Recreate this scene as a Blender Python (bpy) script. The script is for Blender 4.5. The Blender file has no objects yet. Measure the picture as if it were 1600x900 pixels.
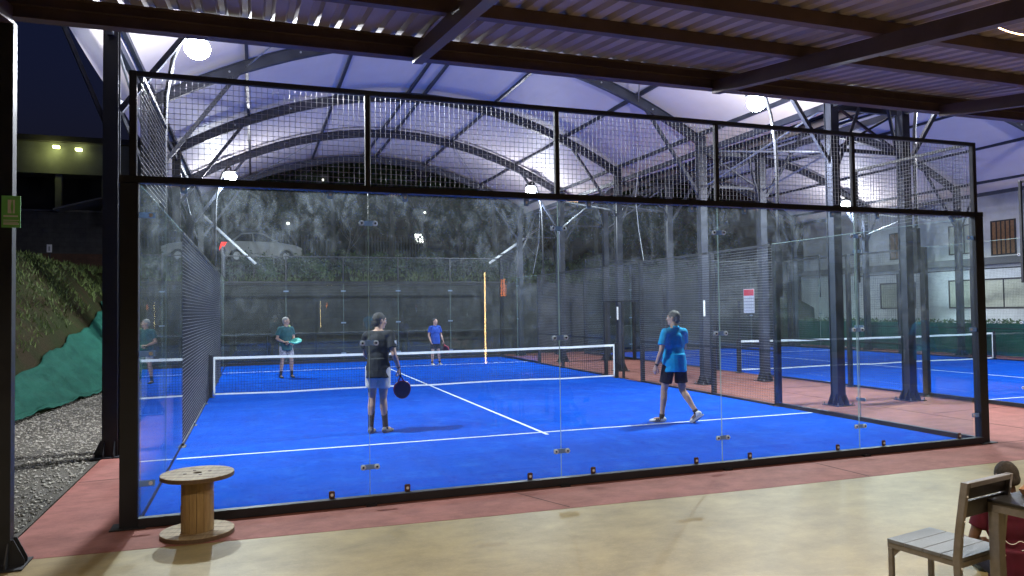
import bpy, bmesh, math, random
from mathutils import Vector, Matrix, Euler, noise
R = math.radians
sc = bpy.context.scene
COL = sc.collection
random.seed(7)

# ------------------------------------------------------------ camera
cam_d = bpy.data.cameras.new('camera'); cam = bpy.data.objects.new('camera', cam_d); COL.objects.link(cam)
cam_d.sensor_width = 36; cam_d.lens = 25.72; cam_d.clip_end = 600; cam_d.clip_start = 0.05
_yaw, _pit, _rol = 0.338147, 0.0290736, -0.0130085
_d = Vector((math.sin(_yaw)*math.cos(_pit), math.cos(_yaw)*math.cos(_pit), math.sin(_pit)))
_r = Vector((math.cos(_yaw), -math.sin(_yaw), 0)); _u = _r.cross(_d)
_r2 = _r*math.cos(_rol)+_u*math.sin(_rol); _u2 = -_r*math.sin(_rol)+_u*math.cos(_rol)
m = Matrix.Identity(4)
for i in range(3):
    m[i][0] = _r2[i]; m[i][1] = _u2[i]; m[i][2] = -_d[i]
m[0][3], m[1][3], m[2][3] = 0.959, -7.157, 1.848
cam.matrix_world = m
sc.camera = cam

# ------------------------------------------------------------ world, exposure
w = bpy.data.worlds.new('World'); sc.world = w; w.use_nodes = True
nt = w.node_tree; bgn = nt.nodes['Background']
sky = nt.nodes.new('ShaderNodeTexSky'); sky.sky_type = 'NISHITA'; sky.sun_disc = False
sky.sun_elevation = R(-2); sky.sun_rotation = R(200)
tn = nt.nodes.new('ShaderNodeMix'); tn.data_type = 'RGBA'; tn.blend_type = 'MULTIPLY'; tn.inputs[0].default_value = 1; tn.inputs[7].default_value = (.22, .32, 1, 1)
nt.links.new(sky.outputs[0], tn.inputs[6]); nt.links.new(tn.outputs[2], bgn.inputs[0]); bgn.inputs[1].default_value = 0.15
sc.view_settings.view_transform = 'Standard'; sc.view_settings.look = 'None'
sc.view_settings.gamma = 1; sc.view_settings.use_curve_mapping = False
sc.view_settings.exposure = 0.1
sc.render.engine = 'CYCLES'
sc.cycles.use_denoising = True
sc.cycles.transparent_max_bounces = 48
sc.cycles.max_bounces = 8; sc.cycles.diffuse_bounces = 3; sc.cycles.glossy_bounces = 4
sc.cycles.sample_clamp_indirect = 6; sc.cycles.caustics_reflective = False; sc.cycles.caustics_refractive = False
sc.cycles.blur_glossy = 0.5

DX = 13.75          # second court's offset
FLOOD = [(0.2, 4.0), (9.72, 4.0), (0.28, 16.2), (9.9, 16.2), (DX+0.2, 4.0), (DX+9.72, 4.0), (DX+9.8, 16.2)]
FLOOD_W = 400

# ------------------------------------------------------------ materials
def new_mat(name):
    mt = bpy.data.materials.new(name); mt.use_nodes = True
    nt = mt.node_tree; b = nt.nodes['Principled BSDF']
    return mt, nt, b
def tex_noise(nt, scale, detail=4, rough=.6, coord='Object', stretch=None):
    tc = nt.nodes.new('ShaderNodeTexCoord'); n = nt.nodes.new('ShaderNodeTexNoise')
    n.inputs['Scale'].default_value = scale; n.inputs['Detail'].default_value = detail; n.inputs['Roughness'].default_value = rough
    src = tc.outputs[coord]
    if stretch:
        mp = nt.nodes.new('ShaderNodeMapping'); mp.inputs['Scale'].default_value = stretch
        nt.links.new(src, mp.inputs[0]); src = mp.outputs[0]
    nt.links.new(src, n.inputs['Vector'])
    return n.outputs['Fac']
def ramp(nt, fac, stops):
    r = nt.nodes.new('ShaderNodeValToRGB'); e = r.color_ramp.elements
    while len(e) < len(stops): e.new(0.5)
    for el, (p, c) in zip(e, stops):
        el.position = p; el.color = (*c, 1) if len(c) == 3 else c
    nt.links.new(fac, r.inputs[0]); return r.outputs[0]
def mixc(nt, f, a, b, mode='MIX'):
    n = nt.nodes.new('ShaderNodeMix'); n.data_type = 'RGBA'; n.blend_type = mode
    if isinstance(f, (int, float)): n.inputs[0].default_value = f
    else: nt.links.new(f, n.inputs[0])
    for i, v in ((6, a), (7, b)):
        if isinstance(v, tuple): n.inputs[i].default_value = (*v, 1)
        else: nt.links.new(v, n.inputs[i])
    return n.outputs[2]
def bump(nt, b, h, strength=.3, dist=.01):
    n = nt.nodes.new('ShaderNodeBump'); n.inputs['Strength'].default_value = strength; n.inputs['Distance'].default_value = dist
    nt.links.new(h, n.inputs['Height']); nt.links.new(n.outputs[0], b.inputs['Normal'])
def mat(name, c, rough=.6, metal=0, var=.18, scale=6, bmp=0, bscale=60, spec=.5, coord='Object', stretch=None, emit=None, es=0):
    mt, nt, b = new_mat(name)
    if var:
        f = tex_noise(nt, scale, coord=coord, stretch=stretch)
        c0 = tuple(max(0, x*(1-var)) for x in c); c1 = tuple(min(1, x*(1+var)) for x in c)
        nt.links.new(ramp(nt, f, [(.3, c0), (.7, c1)]), b.inputs['Base Color'])
        rr = ramp(nt, f, [(.3, (max(.02, rough-.08),)*3), (.7, (min(1, rough+.08),)*3)])
        nt.links.new(rr, b.inputs['Roughness'])
    else:
        b.inputs['Base Color'].default_value = (*c, 1); b.inputs['Roughness'].default_value = rough
    b.inputs['Metallic'].default_value = metal; b.inputs['Specular IOR Level'].default_value = spec
    if bmp: bump(nt, b, tex_noise(nt, bscale, 6), bmp)
    if emit: b.inputs['Emission Color'].default_value = (*emit, 1); b.inputs['Emission Strength'].default_value = es
    return mt
M = {}
M['black_steel'] = mat('black_powder_coated_steel', (.011, .012, .018), .52, .0, .3, 5, .08, 200)
M['grey_steel'] = mat('dark_grey_steel', (.034, .038, .058), .42, .2, .25, 4, .1, 90)
M['pale_paint'] = mat('weathered_fence_paint', (.14, .15, .155), .6, 0, .3, 8)
M['galv'] = mat('galvanised_steel', (.38, .40, .43), .38, .75, .2, 14)
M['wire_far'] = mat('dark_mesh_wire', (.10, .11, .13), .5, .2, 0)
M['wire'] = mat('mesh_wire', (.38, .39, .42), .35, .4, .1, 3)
M['chrome'] = mat('stainless_clamp', (.82, .84, .86), .4, 0, .1, 20)
def nylon(name, c, f):
    mt, nt, b = new_mat(name); b.inputs['Base Color'].default_value = (*c, 1); b.inputs['Roughness'].default_value = .4
    tl = nt.nodes.new('ShaderNodeBsdfTranslucent'); tl.inputs[0].default_value = (*c, 1)
    mx = nt.nodes.new('ShaderNodeMixShader'); mx.inputs[0].default_value = f
    nt.links.new(b.outputs[0], mx.inputs[1]); nt.links.new(tl.outputs[0], mx.inputs[2]); nt.links.new(mx.outputs[0], nt.nodes['Material Output'].inputs[0]); return mt
M['nylon'] = nylon('white_nylon_washer', (.92, .94, .96), .75)
M['clampplate'] = nylon('clear_clamp_plate', (.30, .38, .50), .6)
M['rustcap'] = mat('brown_rubber_bracket', (.10, .045, .03), .6, .0, .2, 30)
M['brown_steel'] = mat('red_oxide_steel', (.10, .068, .076), .5, .1, .3, 3, .1, 60)
M['sheet'] = mat('galvanised_roof_sheet', (.35, .31, .38), .5, .1, .15, 2.2, 0, stretch=(1, .25, 1))
M['white_paint'] = mat('white_paint', (.75, .77, .78), .5, 0, .06, 10)
M['white_tape'] = mat('white_net_tape', (.8, .82, .82), .7, 0, .06, 20, .2, 300)
M['net'] = mat('black_net_cord', (.02, .022, .03), .8, 0, 0)
M['hose'] = mat('white_cable', (.5, .52, .55), .5, 0, 0)
M['rubber'] = mat('black_rubber', (.015, .015, .015), .7, 0, .2, 30)
M['skin'] = mat('skin', (.52, .32, .24), .5, 0, .14, 18, .06, 200)
M['skin_dark'] = mat('dark_skin', (.13, .065, .04), .5, 0, .14, 18, .06, 200)
M['eye'] = mat('eye_dark', (.03, .02, .02), .2, 0, 0)
M['lip'] = mat('lip', (.33, .14, .12), .5, 0, 0)
M['hair_dark'] = mat('dark_greying_hair', (.045, .042, .042), .7, 0, .5, 60, .6, 220)
M['hair_grey'] = mat('grey_hair', (.30, .29, .28), .7, 0, .35, 60, .6, 220)
M['hair_salt'] = mat('salt_and_pepper_hair', (.12, .115, .11), .7, 0, .5, 60, .6, 220)
M['hair_black'] = mat('short_black_hair', (.03, .022, .018), .8, 0, .5, 70, .6, 240)
def cloth_mat(name, c, var=.16): return mat(name, c, .85, 0, var, 9, .25, 420, .25)
M['c_black'] = cloth_mat('charcoal_shirt_cloth', (.028, .030, .036))
M['c_grey'] = cloth_mat('pale_grey_shorts_cloth', (.72, .66, .58))
M['c_blue'] = cloth_mat('turquoise_polo_cloth', (.012, .36, .68))
M['c_navy'] = cloth_mat('navy_shorts_cloth', (.022, .022, .040))
M['c_teal'] = cloth_mat('dark_teal_shirt_cloth', (.035, .11, .13))
M['c_pattern'] = mat('patterned_grey_shorts_cloth', (.36, .35, .40), .85, 0, .75, 22, .2, 300)
M['c_royal'] = cloth_mat('royal_blue_shirt_cloth', (.02, .07, .38))
M['c_maroon'] = cloth_mat('maroon_shirt_cloth', (.085, .009, .022))
M['c_socks'] = cloth_mat('dark_grey_sock_cloth', (.035, .037, .05))
M['shoe_grey'] = mat('grey_trainer', (.17, .16, .16), .7, 0, .7, 45)
M['shoe_white'] = mat('white_trainer', (.72, .72, .72), .6, 0, .12, 40)
M['shoe_dark'] = mat('dark_trainer', (.03, .035, .03), .7, 0, .3, 40)
M['sole'] = mat('pale_sole', (.5, .5, .5), .7, 0, .1, 30)
M['white_emb'] = mat('white_print', (.8, .8, .8), .7, 0, 0)
M['tyre'] = M['rubber']
M['car'] = mat('silver_car_paint', (.60, .62, .62), .4, .1, .05, 2)
M['carglass'] = mat('dark_car_glass', (.01, .012, .015), .08, 0, 0)
M['pvc_white'] = M['white_paint']

def emis(name, c, s):
    mt, nt, b = new_mat(name)
    b.inputs['Base Color'].default_value = (*c, 1)
    b.inputs['Emission Color'].default_value = (*c, 1); b.inputs['Emission Strength'].default_value = s
    return mt
M['led_white'] = emis('floodlight_led', (.86, .95, 1), 90)
M['led_warm'] = emis('warm_led_strip', (1, .62, .25), 22)
M['led_orange'] = emis('orange_lamp_glow', (1, .22, .03), 6)
M['tail'] = emis('red_tail_light', (1, .03, .02), 3.0)
M['yellow_lamp'] = emis('yellow_green_lamp', (.85, .95, .3), 12)
M['far_bulb'] = emis('far_window_bulb', (1, .98, .9), 12)
M['phone'] = emis('phone_screen', (.4, .6, 1), .8)

# glass
def glass_mat(name, tint=(.93, .975, .97), dirt=.05, top=.0):
    mt = bpy.data.materials.new(name); mt.use_nodes = True; nt = mt.node_tree
    for n in list(nt.nodes): nt.nodes.remove(n)
    out = nt.nodes.new('ShaderNodeOutputMaterial')
    tr = nt.nodes.new('ShaderNodeBsdfTransparent'); tr.inputs[0].default_value = (*tint, 1)
    gl = nt.nodes.new('ShaderNodeBsdfGlossy'); gl.inputs['Roughness'].default_value = .004; gl.inputs[0].default_value = (1, 1, 1, 1)
    lw = nt.nodes.new('ShaderNodeLayerWeight'); lw.inputs[0].default_value = .5
    p = nt.nodes.new('ShaderNodeMath'); p.operation = 'POWER'; p.inputs[1].default_value = 5
    nt.links.new(lw.outputs['Facing'], p.inputs[0])
    q = nt.nodes.new('ShaderNodeMath'); q.operation = 'MULTIPLY_ADD'; q.inputs[1].default_value = .94; q.inputs[2].default_value = .035
    nt.links.new(p.outputs[0], q.inputs[0])
    mx = nt.nodes.new('ShaderNodeMixShader'); nt.links.new(q.outputs[0], mx.inputs[0])
    nt.links.new(tr.outputs[0], mx.inputs[1]); nt.links.new(gl.outputs[0], mx.inputs[2])
    # dust smears: real diffuse film on the pane
    df = nt.nodes.new('ShaderNodeBsdfDiffuse'); df.inputs[0].default_value = (.64, .71, .74, 1)
    tl = nt.nodes.new('ShaderNodeBsdfTranslucent'); tl.inputs[0].default_value = (.62, .71, .76, 1)
    ad = nt.nodes.new('ShaderNodeMixShader'); ad.inputs[0].default_value = .5
    nt.links.new(df.outputs[0], ad.inputs[1]); nt.links.new(tl.outputs[0], ad.inputs[2])
    n1 = tex_noise(nt, 1.1, 6, .62, stretch=(1.2, 1.2, .9)); n1.node.inputs['Distortion'].default_value = 1.2
    n2 = tex_noise(nt, 7, 8, .68, stretch=(1.5, 1.5, .8)); n2.node.inputs['Distortion'].default_value = 1.2
    m1 = nt.nodes.new('ShaderNodeMath'); m1.operation = 'MULTIPLY'; nt.links.new(n1, m1.inputs[0]); nt.links.new(n2, m1.inputs[1])
    r = ramp(nt, m1.outputs[0], [(.14, (dirt*.12,)*3), (.26, (dirt*.42,)*3), (.44, (dirt*1.9,)*3)])
    tc = nt.nodes.new('ShaderNodeTexCoord'); sp = nt.nodes.new('ShaderNodeSeparateXYZ'); nt.links.new(tc.outputs['Object'], sp.inputs[0])
    mr = nt.nodes.new('ShaderNodeMapRange'); mr.inputs[1].default_value = 1.2; mr.inputs[2].default_value = 2.9
    mr.inputs[3].default_value = .12; mr.inputs[4].default_value = 1.0 + top
    nt.links.new(sp.outputs[2], mr.inputs[0])
    m2 = nt.nodes.new('ShaderNodeMath'); m2.operation = 'MULTIPLY'; nt.links.new(r, m2.inputs[0]); nt.links.new(mr.outputs[0], m2.inputs[1])
    fin = nt.nodes.new('ShaderNodeMixShader'); nt.links.new(m2.outputs[0], fin.inputs[0])
    nt.links.new(mx.outputs[0], fin.inputs[1]); nt.links.new(ad.outputs[0], fin.inputs[2])
    nt.links.new(fin.outputs[0], out.inputs[0])
    return mt
M['glass_near'] = glass_mat('dusty_court_glass', dirt=.062, top=.8)
M['glass'] = glass_mat('court_glass', dirt=.014)
mt, nt, b = new_mat('green_glass_edge'); b.inputs['Base Color'].default_value = (.5, .66, .62, 1); b.inputs['Roughness'].default_value = .2
_t = nt.nodes.new('ShaderNodeBsdfTransparent'); _m = nt.nodes.new('ShaderNodeMixShader'); _m.inputs[0].default_value = .55
nt.links.new(b.outputs[0], _m.inputs[1]); nt.links.new(_t.outputs[0], _m.inputs[2]); nt.links.new(_m.outputs[0], nt.nodes['Material Output'].inputs[0]); M['glass_edge'] = mt

# turf
mt, nt, b = new_mat('blue_turf')
f = tex_noise(nt, .55, 3, .5, stretch=(.35, 1.6, 1)); f2 = tex_noise(nt, 90, 3, .7); f3 = tex_noise(nt, 2.5, 5, .65)
base = ramp(nt, f, [(.35, (.0008, .060, .44)), (.65, (.0015, .088, .56))])
base = mixc(nt, .35, base, ramp(nt, f2, [(.3, (.0005, .042, .36)), (.7, (.003, .105, .64))]))
base = mixc(nt, ramp(nt, f3, [(.50, (0, 0, 0)), (.74, (.5, .5, .5))]), base, (.02, .155, .60))
f5 = tex_noise(nt, 9, 8, .75); base = mixc(nt, 1.0, base, ramp(nt, f5, [(.36, (.72, .75, .80)), (.48, (1, 1, 1)), (.6, (1, 1, 1))]), 'MULTIPLY')
f4 = tex_noise(nt, 1.1, 6, .7, stretch=(2.4, .5, 1)); base = mixc(nt, 1.0, base, ramp(nt, f4, [(.3, (.80, .80, .84)), (.5, (1, 1, 1)), (.7, (1, 1, 1))]), 'MULTIPLY')
_tc = nt.nodes.new('ShaderNodeTexCoord'); _sp = nt.nodes.new('ShaderNodeSeparateXYZ'); nt.links.new(_tc.outputs['Object'], _sp.inputs[0])
_pp = nt.nodes.new('ShaderNodeMath'); _pp.operation = 'MODULO'; _pp.inputs[1].default_value = 3.9; nt.links.new(_sp.outputs[1], _pp.inputs[0])
_dv = nt.nodes.new('ShaderNodeMath'); _dv.operation = 'DIVIDE'; _dv.inputs[1].default_value = 3.9; nt.links.new(_pp.outputs[0], _dv.inputs[0])
base = mixc(nt, 1.0, base, ramp(nt, _dv.outputs[0], [(0, (.8, .8, .82)), (.004, (.93, .93, .94)), (.5, (.93, .93, .94)), (.504, (1, 1, 1))]), 'MULTIPLY')
nt.links.new(base, b.inputs['Base Color']); b.inputs['Roughness'].default_value = .95; b.inputs['Specular IOR Level'].default_value = .04
bump(nt, b, f2, .5, .006); M['turf'] = mt
M['line'] = mat('white_turf_line', (.72, .78, .85), .9, 0, .12, 40, .3, 300)
# red concrete
def concrete(name, a, c, crack, rough, sc1, spec=.5, big=.5):
    mt, nt, b = new_mat(name)
    f = tex_noise(nt, sc1, 8, .68); g = tex_noise(nt, 45, 6, .75); k = tex_noise(nt, big, 4, .55, stretch=(.7, 1.3, 1))
    col = ramp(nt, f, [(.3, a), (.68, c)])
    col = mixc(nt, ramp(nt, k, [(.4, (0, 0, 0)), (.72, (.55, .55, .55))]), col, crack)
    col = mixc(nt, ramp(nt, g, [(.52, (0, 0, 0)), (.75, (.3, .3, .3))]), col, tuple(x*1.5 for x in c))
    h = tex_noise(nt, 2.8, 9, .74, stretch=(.8, 1.3, 1)); h.node.inputs['Distortion'].default_value = .25
    col = mixc(nt, 1.0, col, ramp(nt, h, [(.30, (.70, .69, .66)), (.56, (1, 1, 1)), (.68, (1.0, 1.0, 1.0))]), 'MULTIPLY')
    col = mixc(nt, ramp(nt, h, [(.54, (0, 0, 0)), (.76, (.28, .28, .28))]), col, tuple(min(1, x*1.4) for x in c))
    nt.links.new(col, b.inputs['Base Color']); b.inputs['Specular IOR Level'].default_value = spec
    nt.links.new(ramp(nt, k, [(.3, (rough*.9,)*3), (.7, (min(1, rough*1.1),)*3)]), b.inputs['Roughness'])
    bump(nt, b, g, .25, .006)
    return mt
M['red_floor'] = concrete('red_oxide_concrete', (.215, .075, .062), (.33, .125, .10), (.27, .13, .11), .75, 2.6, .2)
M['beige_floor'] = concrete('polished_beige_concrete', (.220, .158, .062), (.335, .250, .108), (.27, .210, .115), .50, 1.1, .35, .8)
M['joint'] = mat('dark_floor_joint', (.07, .05, .04), .9, 0, .3, 8)
# ground
mt, nt, b = new_mat('earth_and_grass')
f = tex_noise(nt, .9, 8, .7); f2 = tex_noise(nt, 14, 6, .8)
col = ramp(nt, f, [(.45, (.035, .052, .016)), (.62, (.075, .047, .028))])
col = mixc(nt, .5, col, ramp(nt, f2, [(.35, (.012, .018, .006)), (.65, (.045, .045, .022))]))
nt.links.new(col, b.inputs['Base Color']); b.inputs['Roughness'].default_value = .95; b.inputs['Specular IOR Level'].default_value = .1
bump(nt, b, f2, 1, .06); M['earth'] = mt
mt, nt, b = new_mat('gravel_bed')
f = tex_noise(nt, 38, 6, .8); f1 = tex_noise(nt, 1.2, 4, .6)
col = ramp(nt, f, [(.35, (.03, .026, .022)), (.62, (.22, .195, .16))]); col = mixc(nt, .3, col, ramp(nt, f1, [(.4, (.06, .05, .04)), (.6, (.2, .18, .14))]))
nt.links.new(col, b.inputs['Base Color']); b.inputs['Roughness'].default_value = .9; bump(nt, b, f, 1, .05); M['gravel'] = mt
M['stone'] = mat('gravel_stone', (.30, .275, .23), .85, 0, .55, 9, .4, 60, coord='Object')
M['grass'] = mat('grass_blades', (.10, .14, .035), .8, 0, .5, 3)
M['leaf'] = mat('leaf', (.062, .11, .036), .65, 0, .5, 1.2)
M['leaf_light'] = mat('light_leaf', (.075, .13, .045), .65, 0, .5, 1.5)
M['bark'] = mat('bark', (.11, .09, .07), .9, 0, .4, 8, .6, 40)
M['bark_pale'] = mat('pale_bark', (.24, .23, .20), .9, 0, .3, 8, .5, 40)
# shade cloth
mt, nt, b = new_mat('green_shade_cloth')
f = tex_noise(nt, 3, 5, .6, stretch=(1, .4, 1)); f2 = tex_noise(nt, 140, 2, .5)
nt.links.new(mixc(nt, .3, ramp(nt, f, [(.35, (.012, .062, .042)), (.65, (.022, .11, .075))]), ramp(nt, f2, [(.4, (.008, .05, .04)), (.6, (.025, .14, .11))])), b.inputs['Base Color'])
b.inputs['Roughness'].default_value = .85; b.inputs['Specular IOR Level'].default_value = .08; bump(nt, b, f, .6, .05); M['shade'] = mt; [setattr(n_.inputs['Distance'], 'default_value', .12) for n_ in nt.nodes if n_.type == 'BUMP']
# membrane
mt, nt, b = new_mat('white_roof_membrane')
f = tex_noise(nt, .5, 5, .6); nt.links.new(ramp(nt, f, [(.3, (.64, .58, .58)), (.7, (.74, .68, .67))]), b.inputs['Base Color'])
b.inputs['Roughness'].default_value = .55; bump(nt, b, tex_noise(nt, 1.2, 3, .5, stretch=(1, .3, 1)), .5, .08); M['membrane'] = mt
# block wall
def blockwall(name, a, c, mortar, sx=.4, sy=.2):
    mt, nt, b = new_mat(name)
    tc = nt.nodes.new('ShaderNodeTexCoord'); sp = nt.nodes.new('ShaderNodeSeparateXYZ'); cb = nt.nodes.new('ShaderNodeCombineXYZ')
    nt.links.new(tc.outputs['Object'], sp.inputs[0])
    ad = nt.nodes.new('ShaderNodeMath'); nt.links.new(sp.outputs[0], ad.inputs[0]); nt.links.new(sp.outputs[1], ad.inputs[1])
    nt.links.new(ad.outputs[0], cb.inputs[0]); nt.links.new(sp.outputs[2], cb.inputs[1])
    br = nt.nodes.new('ShaderNodeTexBrick'); nt.links.new(cb.outputs[0], br.inputs[0])
    br.inputs['Color1'].default_value = (*a, 1); br.inputs['Color2'].default_value = (*c, 1); br.inputs['Mortar'].default_value = (*mortar, 1)
    br.inputs['Scale'].default_value = 1; br.inputs['Brick Width'].default_value = sx; br.inputs['Row Height'].default_value = sy; br.inputs['Mortar Size'].default_value = .008
    f = tex_noise(nt, 2, 6, .7)
    nt.links.new(mixc(nt, .45, br.outputs[0], ramp(nt, f, [(.35, tuple(x*.5 for x in a)), (.65, tuple(x*1.3 for x in c))])), b.inputs['Base Color'])
    b.inputs['Roughness'].default_value = .9; bump(nt, b, br.outputs['Fac'], -.4, .01)
    return mt
M['retaining'] = blockwall('dark_block_retaining_wall', (.045, .044, .048), (.062, .06, .062), (.028, .027, .03))
M['brick'] = blockwall('red_brown_brick', (.075, .036, .022), (.10, .048, .03), (.05, .042, .034), .22, .075)
M['plaster'] = mat('off_white_plaster', (.68, .68, .72), .85, 0, .15, 1.5, .2, 30)
M['plaster_dark'] = mat('grey_plaster', (.13, .13, .14), .85, 0, .2, 1.5, .2, 30)
M['dark_interior'] = mat('dark_room', (.02, .02, .025), .8, 0, 0)
M['tile_dark'] = mat('dark_roof_tiles', (.035, .03, .035), .7, 0, .3, 10)
M['blind'] = mat('cream_blind', (.5, .5, .42), .7, 0, .1, 4)
M['timber_shutter'] = mat('timber_shutter', (.26, .13, .06), .6, 0, .3, 12)
# wood
def wood(name, a, c, rough=.65, sx=(14, 1.2, 14)):
    mt, nt, b = new_mat(name)
    f = tex_noise(nt, 3, 6, .65, stretch=sx); g = tex_noise(nt, 2, 4, .6)
    col = ramp(nt, f, [(.3, a), (.7, c)]); col = mixc(nt, ramp(nt, g, [(.45, (0, 0, 0)), (.75, (.5, .5, .5))]), col, tuple(x*.6 for x in a))
    nt.links.new(col, b.inputs['Base Color']); b.inputs['Roughness'].default_value = rough; bump(nt, b, f, .35, .004)
    return mt
M['spool_wood'] = wood('weathered_pine_plank', (.19, .12, .055), (.37, .255, .13))
M['spool_stave'] = wood('varnished_pine_stave', (.25, .155, .065), (.38, .25, .11), .5, (14, 14, 1.2))
M['spool_edge'] = wood('dark_wood_edge', (.08, .045, .025), (.15, .09, .05))
M['slat_dark'] = mat('dark_composite_slat', (.028, .027, .028), .45, 0, .3, 20, .2, 120)
M['slat_grey'] = mat('grey_composite_slat', (.125, .13, .142), .45, 0, .2, 20, .2, 120)
M['alu'] = mat('brushed_aluminium_frame', (.21, .195, .19), .4, .5, .15, 20)
M['table_black'] = mat('black_table_top', (.015, .014, .014), .35, 0, .3, 20)
M['sign_green'] = mat('light_green_sign', (.20, .62, .18), .5, 0, .08, 10)
M['paper'] = mat('white_paper', (.75, .75, .76), .8, 0, .04, 10)
M['red_print'] = mat('red_print', (.6, .03, .06), .8, 0, 0)
M['grey_print'] = mat('grey_print', (.25, .26, .28), .8, 0, 0)
M['kraft'] = mat('kraft_tray', (.36, .20, .11), .7, 0, .15, 30)
M['soil_white'] = mat('white_food_paper', (.66, .66, .64), .8, 0, .1, 40)

# ------------------------------------------------------------ mesh helpers
class MB:
    def __init__(s): s.v = []; s.f = []
    def add(s, vs, fs):
        o = len(s.v); s.v += [tuple(v) for v in vs]; s.f += [tuple(i+o for i in f) for f in fs]
    def box(s, x0, x1, y0, y1, z0, z1):
        s.add([(x0,y0,z0),(x1,y0,z0),(x1,y1,z0),(x0,y1,z0),(x0,y0,z1),(x1,y0,z1),(x1,y1,z1),(x0,y1,z1)],
              [(3,2,1,0),(4,5,6,7),(0,1,5,4),(1,2,6,5),(2,3,7,6),(3,0,4,7)])
        return s
    def bar(s, a, b, wd, ht=None, up=(0,0,1)):
        ht = ht or wd; a = Vector(a); b = Vector(b); d = (b-a).normalized(); u = Vector(up)
        if abs(d.dot(u)) > .98: u = Vector((0,1,0))
        r = d.cross(u).normalized(); u = r.cross(d).normalized()
        vs = []
        for p in (a, b):
            for i, j in ((-1,-1),(1,-1),(1,1),(-1,1)): vs.append(p+r*i*wd/2+u*j*ht/2)
        s.add(vs, [(0,1,2,3),(7,6,5,4),(0,4,5,1),(1,5,6,2),(2,6,7,3),(3,7,4,0)]); return s
    def tube(s, pts, rad, n=8, cap=True):
        pts = [Vector(p) for p in pts]; k = len(pts)
        rads = rad if isinstance(rad, (list, tuple)) else [rad]*k
        vs = []; fs = []
        prev = None
        for i, p in enumerate(pts):
            d = (pts[min(i+1, k-1)]-pts[max(i-1, 0)]).normalized()
            if prev is None:
                u = Vector((0,0,1)) if abs(d.z) < .9 else Vector((1,0,0))
            else: u = prev
            r = d.cross(u).normalized(); u = r.cross(d).normalized(); prev = u
            for j in range(n):
                a = 2*math.pi*j/n; vs.append(p+(r*math.cos(a)+u*math.sin(a))*rads[i])
        for i in range(k-1):
            for j in range(n):
                a = i*n+j; b2 = i*n+(j+1)%n; fs.append((a, b2, b2+n, a+n))
        if cap: fs.append(tuple(range(n-1,-1,-1))); fs.append(tuple((k-1)*n+j for j in range(n)))
        s.add(vs, fs); return s
    def cyl(s, a, b, r0, r1=None, n=20): return s.tube([a, b], [r0, r0 if r1 is None else r1], n)
    def prism(s, prof, axis, a0, a1):
        # prof: 2D points; axis 'x': prof=(y,z); 'y': prof=(x,z); 'z': prof=(x,y)
        n = len(prof); vs = []
        for a in (a0, a1):
            for p, q in prof:
                vs.append({'x': (a,p,q), 'y': (p,a,q), 'z': (p,q,a)}[axis])
        s.add(vs, [tuple(range(n)), tuple(range(2*n-1, n-1, -1))]+[(i, i+n, (i+1)%n+n, (i+1)%n) for i in range(n)]); return s
    def ell(s, c, r, n=16, m2=10, rot=None):
        c = Vector(c); vs = [];  fs = []
        for i in range(m2+1):
            th = math.pi*i/m2
            for j in range(n):
                ph = 2*math.pi*j/n
                p = Vector((r[0]*math.sin(th)*math.cos(ph), r[1]*math.sin(th)*math.sin(ph), r[2]*math.cos(th)))
                if rot is not None: p = rot @ p
                vs.append(c+p)
        for i in range(m2):
            for j in range(n):
                a = i*n+j; b = i*n+(j+1)%n; fs.append((a, a+n, b+n, b))
        s.add(vs, fs); return s
    def build(s, name, m, parent=None, smooth=False, bevel=0, fixn=True, seg=1):
        me = bpy.data.meshes.new(name); me.from_pydata(s.v, [], s.f); me.update()
        bm = bmesh.new(); bm.from_mesh(me)
        if fixn:
            bmesh.ops.remove_doubles(bm, verts=bm.verts, dist=1e-6)
            bmesh.ops.recalc_face_normals(bm, faces=bm.faces)
        if bevel: bmesh.ops.bevel(bm, geom=list(bm.edges), offset=bevel, segments=seg, affect='EDGES', clamp_overlap=True)
        bm.to_mesh(me); bm.free()
        if smooth:
            for p in me.polygons: p.use_smooth = True
        o = bpy.data.objects.new(name, me); COL.objects.link(o)
        if m is not None: me.materials.append(M[m] if isinstance(m, str) else m)
        if parent: o.parent = parent
        return o
def tag(o, label=None, cat=None, group=None, kind=None):
    if label: o['label'] = label
    if cat: o['category'] = cat
    if group: o['group'] = group
    if kind: o['kind'] = kind
    return o
def empty(name, loc=(0,0,0), rz=0, label=None, cat=None, group=None):
    o = bpy.data.objects.new(name, None); COL.objects.link(o); o.location = loc; o.rotation_euler = (0,0,rz)
    o.empty_display_size = .1
    return tag(o, label, cat, group)
KIDS = {}
def copy_tree(o, parent=None, label=None):
    c = o.copy(); COL.objects.link(c); c.parent = parent
    if label: c['label'] = label
    for ch in [x for x in COL.objects if x.parent == o]: copy_tree(ch, c)
    return c
def smooth_by_angle(o, ang=40):
    me = o.data
    for p in me.polygons: p.use_smooth = True
    bm = bmesh.new(); bm.from_mesh(me)
    for e in bm.edges:
        if len(e.link_faces) == 2 and e.calc_face_angle(0) > R(ang): e.smooth = False
    bm.to_mesh(me); bm.free()

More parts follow.
